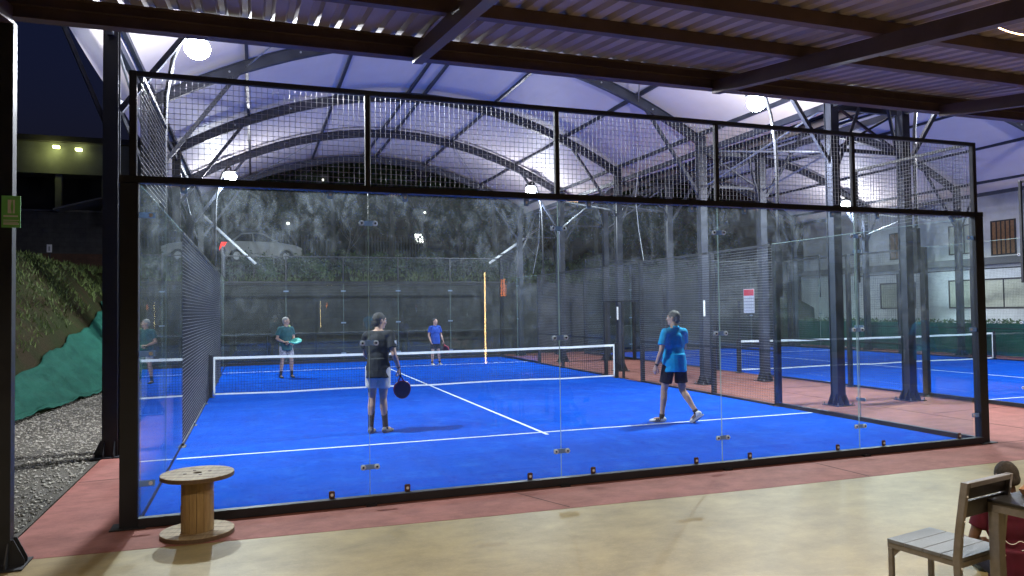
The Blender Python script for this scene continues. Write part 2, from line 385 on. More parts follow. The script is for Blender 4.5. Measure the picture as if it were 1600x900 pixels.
# ------------------------------------------------------------ ground
def sstep(a, b, x):
    t = max(0, min(1, (x-a)/(b-a))); return t*t*(3-2*t)
def toe(y): return max(-3.8, min(-2.2, -3.06+.096*(y-7.8)))
def hgt(x, y):
    t = toe(y)-x
    hl = 0 if t <= 0 else min(1.3*t, 3.55)+max(0, min(.1*(t-2.7), 1.2))*(t > 2.7)
    if y < 1: hl *= sstep(-12, 1, y)
    hf = 0
    if y > 23.05: hf = 2.8+min(1.45, (y-23.05)*.22)+max(0, (y-40)*.12)
    hf *= 1-sstep(24.5, 33, x)
    h = max(hl, hf)
    if h > .05: h += .10*noise.noise(Vector((x*.9, y*.9, 3)))*min(1, max(0, h-1.2))+.03*noise.noise(Vector((x*4, y*4, 0)))*min(1, h)
    return h-.03
xs = sorted(set([round(-14+.25*i, 3) for i in range(57)]+[round(i*1.0, 3) for i in range(0, 45)]+[-200,-120,-80,-50,-35,-28,-22,-18,60,80,120,200]))
ys = sorted(set([round(-12+.4*i, 3) for i in range(88)]+[23.0, 23.1]+[24+i*.8 for i in range(28)]+[-200,-100,-50,-25,50,56,65,80,110,160,250]))
gm = MB()
gm.v = [(x, y, hgt(x, y)) for y in ys for x in xs]
nx = len(xs)
gm.f = [(j*nx+i, j*nx+i+1, (j+1)*nx+i+1, (j+1)*nx+i) for j in range(len(ys)-1) for i in range(nx-1)]
tag(gm.build('hillside_ground', 'earth', smooth=True, fixn=False), kind='structure')
def sheet(name, m, poly, z, thick=None):
    b = MB()
    if thick: b.prism(poly, 'z', z-thick, z)
    else: b.add([(x, y, z) for x, y in poly], [tuple(range(len(poly)))])
    return tag(b.build(name, m), kind='structure')
BX = [(-1.0, -.62), (0, -.69), (1.5, -.77), (3.15, -.86), (5.9, -.94), (9.5, -.96), (40, -1.0)]
sheet('red_concrete_floor', 'red_floor', [(-.9, 21.6), (-.9, .1), (-.93, -.63)]+BX[1:]+[(40, 21.6)], .0, .12)
sheet('beige_floor', 'beige_floor', [(-40, -16), (40, -16)]+BX[::-1][:-1]+[(-.93, -.63), (-1.15, -.6), (-40, -.6)], -.002, .12)
jm = MB(); rj = random.Random(4)
for (xa, ya, xb_, yb_) in ((3.4, -.075, 3.72, -.84), (7.15, -.075, 7.2, -.93), (11.6, -.9, 11.75, 21), (11.76, 2.2, 13.6, 2.3), (11.76, 6.4, 13.6, 6.35), (11.76, 10.6, 13.6, 10.65), (-.88, 2.1, -.2, 2.16), (-.88, 6.2, -.2, 6.15), (10.2, -.1, 13.5, -.16)):
    jm.bar((xa, ya, .001), (xb_, yb_, .001), .007, .003)
tag(jm.build('concrete_joints', 'joint'), kind='structure')
sheet('gravel_ground', 'gravel', [(-6, -.6), (-.93, -.6), (-.93, 22), (-6, 22)], -.016)
st = MB()
rg = random.Random(3)
for i in range(9500):
    y = -.55+rg.random()**1.5*13; x = -.97-rg.random()*(2.3 if y > 3 else 2.9)
    if x < toe(y)-.1: continue
    r = rg.uniform(.008, .026); z = -.016+r*.45
    a = rg.random()*6.28; ca, sa = math.cos(a), math.sin(a); e = rg.uniform(.6, 1.3)
    P = [(r*e, 0, 0), (0, r, 0), (-r*e, 0, 0), (0, -r, 0), (r*.3, r*.2, r*.8), (-r*.2, 0, -r*.6)]
    st.add([(x+p[0]*ca-p[1]*sa, y+p[0]*sa+p[1]*ca, z+p[2]) for p in P],
           [(0,1,4),(1,2,4),(2,3,4),(3,0,4),(1,0,5),(2,1,5),(3,2,5),(0,3,5)])
tag(st.build('gravel', 'stone', fixn=False), 'loose pale gravel stones along the left of the red slab', 'gravel', kind='stuff')
gr = MB()
for i in range(26000):
    if i % 3: y = rg.uniform(5, 27.5); x = toe(y)-.15-rg.random()**.8*5.5
    else: y = rg.uniform(23.4, 31); x = rg.uniform(-4, 22)
    h0 = hgt(x, y)
    if h0 < .1 or (y < 21.8 and h0 < .6+max(0, y-9.5)*.138+.25): continue
    if noise.noise(Vector((x*.8, y*.8, 9))) < -.12: continue
    l = rg.uniform(.05, .16)*(1.6 if y > 23 else 1); a = rg.random()*6.28; wv = .008*(1+y/10); lx, ly = rg.gauss(0, .5)*l, rg.gauss(0, .5)*l
    gr.add([(x-wv*math.cos(a), y-wv*math.sin(a), h0-.01), (x+wv*math.cos(a), y+wv*math.sin(a), h0-.01), (x+lx, y+ly, h0+l)], [(0,1,2)])
tag(gr.build('grass', 'grass', fixn=False), 'rough grass growing over the banks around the courts', 'grass', kind='stuff')

# green shade cloth draped on the left bank
def cloth_h(y): return max(.02, .6*sstep(6.9, 9.5, y)) if y < 9.5 else .6+(y-9.5)*(1.45/10.5)
cb = MB(); NU, NV = 150, 22
for i in range(NU+1):
    y = 6.9+i*(21.4-6.9)/NU
    for j in range(NV+1):
        tt = cloth_h(y)/1.3*j/NV*(1+.10*noise.noise(Vector((y*.9, 5, 2))))
        x = toe(y)+.22-tt*1.0-.22*j/NV
        z = hgt(x, y)+.10+.05*abs(noise.noise(Vector((y*2.2+j*.16, j*.05, 4))))+.05*noise.noise(Vector((x*3, y*2, 1)))+.02*math.sin(y*3.1+j*.9)
        cb.v.append((x, y, z))
n1 = NV+1
cb.f = [(i*n1+j, (i+1)*n1+j, (i+1)*n1+j+1, i*n1+j+1) for i in range(NU) for j in range(NV)]
o = cb.build('shade_cloth', 'shade', smooth=True, fixn=False)
md = o.modifiers.new('s', 'SOLIDIFY'); md.thickness = .006
tag(o, 'green shade cloth draped over the foot of the left bank', 'shade cloth')

# ------------------------------------------------------------ padel courts
GT = .012
def clamp(parent, x, y, z, ax='x', sgn=-1, gap=.065, near=True):
    """two-disc clamp joining panes at a joint; ax = direction along the wall"""
    b = MB()
    if ax == 'x':
        b.box(x-gap-.022, x+gap+.022, y+sgn*.012-.004, y+sgn*.012+.004, z-.024, z+.024)
    else:
        b.box(x+sgn*.012-.004, x+sgn*.012+.004, y-gap-.022, y+gap+.022, z-.024, z+.024)
    o = b.build('clamp', 'clampplate', parent)
    if near:
        for s in (-1, 1):
            d = MB()
            if ax == 'x': d.cyl((x+s*gap, y+sgn*.017, z), (x+s*gap, y+sgn*.030, z), .026, n=16)
            else: d.cyl((x+sgn*.017, y+s*gap, z), (x+sgn*.030, y+s*gap, z), .026, n=16)
            d.build('clamp_disc', 'nylon', o)
            d = MB()
            if ax == 'x': d.cyl((x+s*gap, y+sgn*.031, z), (x+s*gap, y+sgn*.036, z), .010, n=10)
            else: d.cyl((x+sgn*.031, y+s*gap, z), (x+sgn*.036, y+s*gap, z), .010, n=10)
            d.build('clamp_bolt', 'rubber', o)
    return o
def meshpanel(parent, ax, a0, a1, c, z0, z1, step=.05, wr=.0022, wm='wire'):
    b = MB()
    n = int(round((a1-a0)/step)); k = int(round((z1-z0)/step))
    for i in range(n+1):
        a = a0+(a1-a0)*i/n
        if ax == 'x': b.box(a-wr, a+wr, c-wr, c+wr, z0, z1)
        else: b.box(c-wr, c+wr, a-wr*.5, a+wr*.5, z0, z1)
    for i in range(k+1):
        z = z0+(z1-z0)*i/k
        if ax == 'x': b.box(a0, a1, c+wr+.0003, c+wr*3, z-wr, z+wr)
        else: b.box(c+wr+.0003, c+wr*3, a0, a1, z-wr, z+wr)
    o = b.build('mesh_panel', wm, parent, fixn=False)
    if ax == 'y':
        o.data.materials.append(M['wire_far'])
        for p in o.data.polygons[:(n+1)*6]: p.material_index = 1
    return o
def post(parent, x, y, z0, z1, wx, wy, foot=True, name='post'):
    b = MB(); b.box(x-wx/2, x+wx/2, y-wy/2, y+wy/2, z0, z1)
    if foot: b.box(x-wx/2-.07, x+wx/2+.07, y-wy/2-.06, y+wy/2+.06, .0, .012)
    return b.build(name, 'black_steel', parent, bevel=.004)

def end_wall(ox, y, sgn, label, glassm, near, zg=3.0, zt=4.0):
    """back wall of a court; sgn = outward direction (-1 near, +1 far)"""
    t = empty('court_end_wall', (0,0,0), 0, label, 'glass wall')
    for s, xx in ((-1, ox-.085), (1, ox+10.085)):
        post(t, xx+s*-.010, y, 0.0, zg+.0, .145, .10, name='corner_post')
        post(t, xx-s*.035, y, zg+.001, zt, .06, .06, False, name='mesh_post')
    yb = y+sgn*.045
    MB().box(ox, ox+10, yb-.04, yb+.04, .004, .085).build('bottom_rail', 'black_steel', t, bevel=.004)
    MB().box(ox-.16, ox+10.16, y-.045, y+.045, zg+.003, zg+.065).build('middle_rail', 'black_steel', t, bevel=.004)
    MB().box(ox-.07, ox+10.07, y-.025, y+.025, zt-.045, zt).build('top_rail', 'black_steel', t, bevel=.003)
    if near:
        cnt = MB()
        for x in range(1, 5): cnt.box(ox+2*x-.05, ox+2*x+.05, y-.125, y-.06, 0, .018)
        cnt.build('anchor_foot', 'black_steel', t)
    for i in range(5):
        MB().box(ox+2*i+.004, ox+2*i+1.996, y-GT/2, y+GT/2, .07, zg-.004).build('glass_panel', glassm, t)
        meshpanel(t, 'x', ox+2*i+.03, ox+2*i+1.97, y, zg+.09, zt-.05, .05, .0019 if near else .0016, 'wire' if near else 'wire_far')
        if i: 
            post(t, ox+2*i, y, zg+.066, zt-.046, .05, .05, False, name='mesh_post')
            MB().box(ox+2*i-.0028, ox+2*i+.0028, y-.008, y+.008, .07, zg-.004).build('glass_seam', 'glass_edge', t)
            for z in ((.35, 1.54, 2.7) if near else (.35*zg/3, 1.5*zg/3, 2.7*zg/3)): clamp(t, ox+2*i, y, z, 'x', -1, near=near)
    if near:
        for x in (ox+.06, ox+9.94):
            s = 1 if x < ox+5 else -1
            for z in (.37, 1.5, 2.72):
                b = MB(); b.box(x-.06, x+.07, y-.020, y-.012, z-.026, z+.026); b.build('end_clamp', 'clampplate', t, bevel=.003)
                d = MB(); d.cyl((x+s*.035, y-.021, z), (x+s*.035, y-.028, z), .017, n=12); d.build('clamp_disc', 'chrome', t)
        xb = []
        for i in range(5): xb += [ox+2*i+.36, ox+2*i+1.64]
        for x in xb:
            for z, z2 in ((.085, .155), (zg-.075, zg)):
                b = MB(); b.box(x-.028, x+.028, y-.028, y-.010, z, z2)
                o = b.build('edge_bracket', 'rustcap' if z < 1 else 'clampplate', t, bevel=.006, seg=2)
                d = MB(); d.cyl((x, y-.029, (z+z2)/2), (x, y-.034, (z+z2)/2), .014, n=12); d.build('bracket_bolt', 'chrome', o)
    return t
def side_wall(ox, x, sgn, label, door, glassm, zg=3.0, far_shift=1.0):
    """side wall at x, outward direction sgn"""
    t = empty('court_side_wall', (0,0,0), 0, label, 'side wall')
    xb = x+sgn*.045
    segs = [(0.06, 4), (16, 19.94)]
    for a0, a1 in segs:
        MB().box(xb-.04, xb+.04, a0, a1, .004, .07).build('bottom_rail', 'black_steel', t)
    for j, y0 in enumerate((0, 2, 16, 18)):
        y1 = y0+2
        a0 = y0+(.075 if y0 == 0 else .004); a1 = y1-(.075 if y1 == 20 else .004)
        MB().box(x-GT/2, x+GT/2, a0, a1, .07, 2.99).build('glass_panel', glassm, t)
        MB().box(x-.008, x+.008, a0, a1, 2.991, 2.997).build('glass_top_edge', 'glass_edge', t)
        if y0 in (0, 18):
            c0, c1 = (.06, 1.97) if y0 == 0 else (18.03, 19.94)
            meshpanel(t, 'y', c0, c1, x, 3.05, 3.96, .05 if y0 == 0 else .06, .0022)
            MB().box(x-.022, x+.022, c0, c1, 3.961, 4.0).build('top_rail', 'black_steel', t)
            yy = 2 if y0 == 0 else 18
            post(t, x+sgn*.03, yy, 2.2, 4, .045, .045, False, name='mesh_post')
    for yy in (2, 18):
        MB().box(x-.008, x+.008, yy-.003, yy+.003, .07, 2.99).build('glass_seam', 'glass_edge', t)
        for z in (.35, 1.5, 2.7): clamp(t, x, yy, z, 'y', sgn, near=(yy == 2))
    ps = [4, 6, 9, 11, 14, 16]
    for yy in ps:
        wy = .12 if yy in (4, 16) else .08
        post(t, x+sgn*.06, yy, 0, 3, .09, wy, True)
    rails = MB()
    for a, b2 in zip(ps[:-1], ps[1:]):
        opening = door and a == 9
        z0 = 2.05 if opening else .05
        if not opening: MB().box(x-.02, x+.02, a+.045, b2-.045, .006, .04).build('mesh_rail', 'black_steel', t)
        else: MB().box(x-.02, x+.02, a+.045, b2-.045, 2.0, 2.04).build('mesh_rail', 'black_steel', t)
        MB().box(x-.018, x+.018, a+.045, b2-.045, 2.965, 3.0).build('mesh_rail', 'black_steel', t)
        if not opening: MB().box(x+sgn*.012-.01, x+sgn*.012+.01, a+.045, b2-.045, 1.0, 1.03).build('mesh_rail', 'black_steel', t)
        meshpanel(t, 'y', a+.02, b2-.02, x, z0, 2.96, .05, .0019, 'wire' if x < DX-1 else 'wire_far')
    if door: post(t, x+sgn*.06, 10, 0, 2.0, .06, .05, True, name='door_post')
    return t
def court(ox, who, farz=True):
    tb = MB(); tb.box(ox+.0, ox+10, .0, 20, -.02, .006)
    tag(tb.build('blue_turf', 'turf'), kind='structure')
    ln = MB(); z0, z1 = .0065, .010
    ln.box(ox+.02, ox+9.98, 3.03, 3.08, z0, z1); ln.box(ox+.02, ox+9.98, 16.92, 16.97, z0, z1); ln.box(ox+4.975, ox+5.025, 2.85, 3.028, z0, z1); ln.box(ox+4.975, ox+5.025, 3.082, 16.918, z0, z1)
    tag(ln.build('court_lines', 'line'), kind='structure')
def net(ox, label):
    t = empty('court_net', (ox+5, 10.2, 0), 0, label, 'net')
    for s in (-1, 1):
        b = MB(); b.box(s*4.96-.04, s*4.96+.04, -.04, .04, 0.0, .93); b.box(s*4.96-.09, s*4.96+.09, -.09, .09, 0, .012)
        b.build('net_post', 'black_steel', t, bevel=.004)
    def zt(x): return .86+.03*(x/5)**2+.003*math.sin(x*3)
    def tape(z_of, h, name):
        b = MB(); n = 40
        for i in range(n+1):
            x = -4.9+9.8*i/n; z = z_of(x)
            b.v += [(x, -.006, z), (x, .006, z), (x, .006, z+h), (x, -.006, z+h)]
        for i in range(n):
            a = i*4
            b.f += [(a, a+4, a+5, a+1), (a+1, a+5, a+6, a+2), (a+2, a+6, a+7, a+3), (a+3, a+7, a+4, a)]
        b.f += [(0,1,2,3), (n*4+3, n*4+2, n*4+1, n*4)]
        return b.build(name, 'white_tape', t)
    tape(lambda x: zt(x)-.055, .055, 'top_tape')
    tape(lambda x: .035+.02*abs(math.sin(x*.9)), .032, 'bottom_tape')
    for s in (-1, 1):
        MB().bar((s*4.885, 0, .05), (s*4.885, 0, zt(5)-.056), .035, .012).build('side_tape', 'white_tape', t)
    b = MB(); st = .06; n = int(9.74/st)
    for i in range(n+1):
        x = -4.87+9.74*i/n; b.box(x-.0026, x+.0026, -.0018, .0018, .06, zt(x)-.056)
    for k in range(13):
        z = .09+k*.058; b.box(-4.87, 4.87, .002, .0056, z-.0024, z+.0024)
    b.build('netting', 'net', t)
    return t
court(0, 'first'); court(DX, 'second')
net(0, 'white taped net across the nearer court with the four players')
net(DX, 'white taped net across the empty court on the right')
end_wall(0, 0, -1, 'near glass end wall with black frame and mesh top, in front of the players', 'glass_near', True)
end_wall(0, 20, 1, 'far glass end wall behind the two players beyond the net', 'glass', False, 2.88, 3.85)
end_wall(DX, 0, -1, 'near glass end wall of the empty court, at the right edge of the photo', 'glass', True)
end_wall(DX, 20, 1, 'far glass end wall of the empty court on the right', 'glass', False, 2.88, 3.85)
side_wall(0, 0, -1, 'left side wall of glass and wire mesh on the players\' court', False, 'glass_near')
side_wall(0, 10, 1, 'right side wall of glass and mesh beside the man in the turquoise polo', True, 'glass')
side_wall(DX, DX, -1, 'left side wall of glass and mesh of the empty court', True, 'glass')
side_wall(DX, DX+10, 1, 'right side wall of glass and mesh of the empty court, before the house', False, 'glass')

# ------------------------------------------------------------ floodlight masts
def mast(x, y, side, label, dz=0):
    """side: direction from mast to court (+1 / -1)"""
    bx = x-side*.42
    t = empty('floodlight_mast', (bx, y, dz), 0, label, 'floodlight', 'floodlights on curved masts beside the courts')
    pts = [(0,0,2.2), (0,0,3.6), (side*.0,0,4.4), (side*.02,0,5.0), (side*.10,0,5.5), (side*.2,0,5.8), (side*.33,0,5.98), (side*.40,0,6.0)]
    MB().tube(pts, .032, 10).build('mast_pole', 'black_steel', t, smooth=True)
    MB().box(-.05, .05, -.05, .05, 2.1, 3.0).build('mast_bracket', 'black_steel', t, bevel=.004)
    h = MB(); h.box(side*.42-.15, side*.42+.15, -.12, .12, 5.84, 5.87)
    for k in range(7): h.box(side*.42-.15+k*.05-.006, side*.42-.15+k*.05+.006, -.12, .12, 5.8701, 5.91)
    h.box(side*.42-.03, side*.42+.03, -.03, .03, 5.911, 6.0)
    hd = h.build('lamp_head', 'black_steel', t)
    e = MB(); e.ell((side*.42, 0, 5.70), (.175, .165, .15), 20, 12); e.build('led_lens', 'led_white', hd, smooth=True)
    ld = bpy.data.lights.new('floodlight_lamp', 'SPOT'); ld.energy = FLOOD_W*4; ld.color = (.86, .93, 1); ld.shadow_soft_size = .06
    ld.spot_size = R(172); ld.spot_blend = .35
    l = bpy.data.objects.new('floodlight_lamp', ld); COL.objects.link(l); l.location = (x, y, 5.52+dz)
    l.rotation_euler = Vector((-side*.22*-1, 0, -1)).to_track_quat('-Z', 'Y').to_euler()
    pd = bpy.data.lights.new('floodlight_spill', 'POINT'); pd.energy = 340 if y < 5 else 170; pd.color = (.93, .94, 1); pd.shadow_soft_size = .1
    l = bpy.data.objects.new('floodlight_spill', pd); COL.objects.link(l); l.location = (x+side*.45, y, 5.1)
names = ['bright floodlight on the near left mast above the first court', 'bright floodlight on the near right mast, under the canopy edge',
 'small bright floodlight at the far left, seen through the top mesh', 'bright floodlight at the far right of the players\' court, just above the glass',
 'floodlight on the near mast between the two courts, tucked up behind the canopy edge', 'floodlight on the near outer mast of the empty court', 'floodlight on the far outer mast of the empty court']
for (x, y), nm in zip(FLOOD, names):
    side = 1 if (x % DX) < 5 else -1
    mast(x, y, side, nm, .38 if 13 < x < 15 else -.10 if y < 5 else .22)

# ------------------------------------------------------------ columns and arched membrane roof
def column(x, y, label, w_=.18, top=5.95, group=True):
    t = empty('roof_column', (x, y, 0), 0, label, 'column', 'steel columns carrying the arched roof')
    b = MB(); h = w_/2
    b.box(-h, h, -h, -h+.014, .014, top); b.box(-h, h, h-.014, h, .014, top); b.box(-.007, .007, -h+.0145, h-.0145, .014, top)
    b.box(h-.03, h-.022, -h+.0145, h-.0145, .014, top); b.box(-h+.022, -h+.03, -h+.0145, h-.0145, .014, top)
    b.build('column_shaft', 'grey_steel' if x > 5 else 'black_steel', t)
    b = MB(); b.box(-.2, .2, -.2, .2, 0, .0135)
    for s in (-1, 1):
        for q in (-.06, .06):
            b.prism([(s*h, .0145), (s*.19, .0145), (s*.19, .05), (s*(h+.02), .22), (s*h, .22)], 'y', q-.006, q+.006)
            b.prism([(s*(h+.0005), .0145), (s*.19, .0145), (s*.19, .05), (s*(h+.02), .2), (s*(h+.0005), .2)], 'x', q-.006, q+.006)
    bp = b.build('base_plate', 'black_steel', t)
    for i in (-1, 1):
        for j in (-1, 1):
            MB().cyl((i*.17, j*.17, .014), (i*.17, j*.17, .06), .012, n=8).build('anchor_bolt', 'galv', bp)
    return t
YS = [3.65, 7.85, 12.1, 16.3, 20.5]
ordn = ['nearest', 'second', 'third', 'fourth', 'farthest']
XL, XR, XL2, XR2 = -.82, 11.12, 12.85, 24.6
for i, y in enumerate(YS):
    column(XL, y, '%s black roof column on the left of the courts' % ordn[i])
    column(XR-.02*i, y, '%s steel roof column on the right of the players\' court' % ordn[i])
    column(XL2-.03*i, y, '%s steel roof column on the left of the empty court' % ordn[i])
    column(XR2, y, '%s steel roof column along the far right of the empty court' % ordn[i])
def roof(x0, x1, label):
    t = empty('membrane_roof', (0,0,0), 0, label, 'roof')
    xc = (x0+x1)/2; hs = (x1-x0)/2
    def za(x): return 7.58-.0485*(x-xc)**2*(6/hs)**2
    def membrane():
        b = MB(); nu = 28; y0, y1 = 2.2, 21.3; nv = 60
        for th in (0, .012):
            for j in range(nv+1):
                y = y0+(y1-y0)*j/nv
                for i in range(nu+1):
                    x = x0-.55+(x1-x0+1.1)*i/nu
                    ph = (y-YS[0])/4.2125
                    sag = .05*math.sin(math.pi*(ph % 1))
                    b.v.append((x, y, za(x)+.20-sag+th))
        k = nu+1; o = k*(nv+1)
        for j in range(nv):
            for i in range(nu):
                a = j*k+i; b.f.append((a, a+k, a+k+1, a+1)); b.f.append((o+a, o+a+1, o+a+k+1, o+a+k))
        return b.build('membrane', 'membrane', t, smooth=True, fixn=False)
    membrane()
    for y in YS:
        b = MB(); n = 28; pts = [(x0-.1+(x1-x0+.2)*i/n) for i in range(n+1)]
        for dz0, dz1, hw in ((-.14, -.125, .05), (.09, .105, .05), (-.1245, .0895, .006)):
            for q in pts:
                z = za(q); b.v += [(q, y-hw, z+dz0), (q, y+hw, z+dz0), (q, y+hw, z+dz1), (q, y-hw, z+dz1)]
            o = len(b.v)-4*(n+1)
            for i in range(n):
                a = o+i*4; b.f += [(a, a+4, a+5, a+1), (a+1, a+5, a+6, a+2), (a+2, a+6, a+7, a+3), (a+3, a+7, a+4, a)]
            b.f += [(o, o+1, o+2, o+3), (o+n*4+3, o+n*4+2, o+n*4+1, o+n*4)]
        arch = b.build('arch', 'grey_steel', t)
        bolts = MB()
        for q in range(1, 9):
            x = x0+(x1-x0)*q/9; bolts.cyl((x, y-.007, za(x)-.02), (x, y-.03, za(x)-.02), .02, n=8)
        bolts.build('splice_bolts', 'galv', arch)
    for off in (-6.0, -4.35, -2.2, -.28, .16, 2.05, 4.3, 5.95):
        x = xc+off*hs/6
        zz = za(x)+.13
        MB().bar((x, 2.4, zz), (x, 21.1, zz), .06, .09).build('purlin', 'grey_steel', t)
    for (i0, i1) in ((0, 1), (3, 4)):
        for (a, c2) in ((-4.35, -2.2), (2.05, 4.3)):
            xa, xb2 = xc+a*hs/6, xc+c2*hs/6
            MB().tube([(xa, YS[i0], za(xa)-.02), (xb2, YS[i1], za(xb2)-.02)], .014, 6).build('wind_brace', 'galv', t)
            MB().tube([(xb2, YS[i0], za(xb2)-.02), (xa, YS[i1], za(xa)-.02)], .014, 6).build('wind_brace', 'galv', t)
    for y in YS:
        for s, x in ((1, x0), (-1, x1)):
            xt = x+s*1.5
            MB().bar((x+s*.1, y, 4.55), (xt, y, za(xt)-.1), .07, .07).build('knee_brace', 'grey_steel', t)
            MB().bar((x-s*.05, y, 4.3), (x-s*.62, y-.2, za(x)-.02), .05, .05).build('eave_strut', 'grey_steel', t)
    for x in (x0, x1):
        MB().bar((x, 2.4, za(x)-.25), (x, 21.1, za(x)-.25), .08, .12).build('eave_beam', 'grey_steel', t)
        for k in range(4):
            ya, yb2 = YS[k], YS[k+1]
            if k in (0, 2):
                MB().tube([(x, ya, 4.7), (x, yb2, 5.6)], .022, 6).build('side_brace', 'galv', t)
                MB().tube([(x, ya, 5.6), (x, yb2, 4.7)], .022, 6).build('side_brace', 'galv', t)
    return t
roof(XL, XR, 'arched white membrane roof on curved steel arches over the players\' court')
roof(XL2, XR2, 'arched white membrane roof over the empty court on the right')
# valley gutter between the roofs
t = empty('valley_gutter', ((XR+XL2)/2, 12, 0), 0, 'white membrane valley gutter strip between the two arched roofs', 'gutter')
b = MB(); b.prism([(-.46, 6.02), (-.2, 5.86), (.2, 5.86), (.46, 6.02), (.46, 6.035), (.2, 5.872), (-.2, 5.872), (-.46, 6.035)], 'y', -9.6, 9.1); b.build('gutter_channel', 'membrane', t)
for y in YS:
    MB().bar((-.76, y-12, 5.55), (.70, y-12, 5.55), .08, .1).build('cross_beam', 'grey_steel', t)
    MB().bar((-.76, y-12, 4.75), (.70, y-12, 4.75), .06, .06).build('cross_beam', 'grey_steel', t)
    MB().bar((-.7, y-12+.05, 4.8), (.66, y-12+.05, 5.5), .04).build('diagonal_brace', 'grey_steel', t)
    MB().bar((.66, y-12-.05, 4.8), (-.7, y-12-.05, 5.5), .04).build('diagonal_brace', 'grey_steel', t)
# white pipes
def pipe(pts, label, r=.055, name='drain_pipe', m='pvc_white', cat='pipe'):
    o = MB().tube(pts, r, 10).build(name, m, None, smooth=True); tag(o, label, cat); return o
pipe([(-1.05, 21.0, 5.6), (.99, 21.0, 3.62)], 'sloping white drain pipe at the far left of the roof, above the parked car', .05)
pipe([(12.0, 21.0, 5.15), (9.9, 21.0, 3.72)], 'sloping white drain pipe at the far right corner of the players\' court', .05)
for (a, lab) in (([(9.55, 14.9, 6.0), (9.75, 15, 5.0), (9.7, 15, 4.0), (9.5, 15.05, 3.0)], 'thin white cable hanging left of the turquoise polo man, farther one'),
                 ([(10.1, 9.0, 5.9), (10.0, 9.1, 4.6), (10.02, 9.0, 3.8), (10.15, 9.0, 3.0)], 'thin white cable hanging down to the mesh above the door opening')):
    p = [Vector(q) for q in a]; pp = []
    for i in range(13):
        s_ = i/12*3; k = min(2, int(s_)); f_ = s_-k; pp.append(p[k].lerp(p[k+1], f_*f_*(3-2*f_)*.5+f_*.5))
    pipe(pp, lab, .008, 'hanging_cable', 'hose', 'cable')

# ------------------------------------------------------------ canopy over the viewer
SL = .139
def zr(y): return 4.27+SL*(y+.8)
t = empty('canopy_roof', (0, -.8, 0), 0, 'brown steel framed canopy with corrugated metal sheets over the viewer', 'canopy')
y0 = .8
b = MB(); pitch = .176; x = -1.7; prof = []
while x < 17:
    prof += [(x, 0), (x+.085, 0), (x+.105, .036), (x+.15, .036)]; x += pitch
prof.append((x, 0))
for yy in (-9.5, -.72):
    for px, pz in prof: b.v.append((px, yy+y0, zr(yy)+pz))
    for px, pz in prof: b.v.append((px, yy+y0, zr(yy)+pz+.0012))
n = len(prof)
for i in range(n-1):
    b.f.append((i, i+1, 2*n+i+1, 2*n+i)); b.f.append((n+i, 3*n+i, 3*n+i+1, n+i+1))
b.build('corrugated_sheet', 'sheet', t, fixn=False)
# edge beam
bm_ = MB(); bm_.box(-1.0, 17, -.03, .03, 4.07, 4.255); bm_.box(-1.0, 17, -.075, -.0301, 4.07, 4.078); bm_.box(-1.0, 17, -.075, -.0301, 4.247, 4.255); bm_.box(-1, 17, -.068, -.031, 4.17, 4.176)
bm_.build('edge_beam', 'brown_steel', t)
for k, yy in enumerate((-2.06, -2.95, -4.3, -5.6, -6.9, -8.2)):
    z = zr(yy)
    MB().box(-1.6, 17, yy+y0-.035, yy+y0+.035, z-.105, z-.003).build('purlin', 'brown_steel', t)
for x in (-.78, 2.32, 5.42, 8.52, 11.6, 14.7):
    b = MB(); b.v = []
    for yy in (-9.2, -.84):
        z = zr(yy)-.108
        for dx, dz in ((-.045, -.13), (.045, -.13), (.045, 0), (-.045, 0)): b.v.append((x+dx, yy+y0, z+dz))
    b.f = [(0,1,2,3), (7,6,5,4), (0,4,5,1), (1,5,6,2), (2,6,7,3), (3,7,4,0)]
    b.build('rafter', 'brown_steel', t)
def cpost(x, y, label, top):
    t = empty('canopy_post', (x, y, 0), 0, label, 'post')
    b = MB(); b.box(-.05, .05, -.05, .05, .013, top)
    b.build('post_shaft', 'black_steel', t, bevel=.003)
    b = MB(); b.box(-.15, .15, -.15, .15, 0, .0125)
    for s in (-1, 1):
        for q in (-.04, .04):
            b.prism([(s*.051, .013), (s*.14, .013), (s*.14, .05), (s*.07, .2), (s*.051, .2)], 'y', q-.005, q+.005)
            b.prism([(s*.052, .013), (s*.14, .013), (s*.14, .05), (s*.07, .18), (s*.052, .18)], 'x', q-.005, q+.005)
    b.build('base_plate', 'black_steel', t)
    return t
cpost(-.79, -.77, 'black canopy post at the left edge, carrying the green sign', 4.06)
cpost(5.42, -7.3, 'canopy post behind the viewer carrying a warm vertical light strip', zr(-7.3)-.27)
# lamps behind, seen in the glass
t = empty('led_strip_light', (5.42, -7.22, 0), 0, 'tall thin warm light strip mirrored in the near glass', 'lamp')
MB().box(-.012, .012, 0.0, .012, .75, 2.62).build('light_tube', 'led_warm', t)
MB().box(-.018, .018, -.02, -.0005, .73, 2.64).build('backing_channel', 'alu', t)
t = empty('wall_lamp', (5.85, -7.3, 0), 0, 'orange glowing ribbed lantern mirrored in the glass beside the light strip', 'lamp')
b = MB()
for k in range(9):
    a = math.pi*2*k/9; b.tube([(.085*math.cos(a), .085*math.sin(a), 2.1), (.085*math.cos(a), .085*math.sin(a), 2.5)], .006, 6)
b.cyl((0,0,2.5), (0,0,2.53), .1, .06); b.build('lantern_cage', 'black_steel', t)
MB().cyl((0,0,2.12), (0,0,2.48), .06, .05).build('glow_core', 'led_orange', t, smooth=True)
MB().cyl((0,0,2.53), (0,0,zr(-7.3)+.0), .006, n=6).build('hanging_rod', 'black_steel', t)
t = empty('led_strip_light', (5.6, -3.8, 0), 0, 'warm curved light strip under the canopy at the top right', 'lamp')
pts = [(-.18+.07*i, .03*math.sin(i*.6), 3.62+.02*math.cos(i*.5)) for i in range(12)]
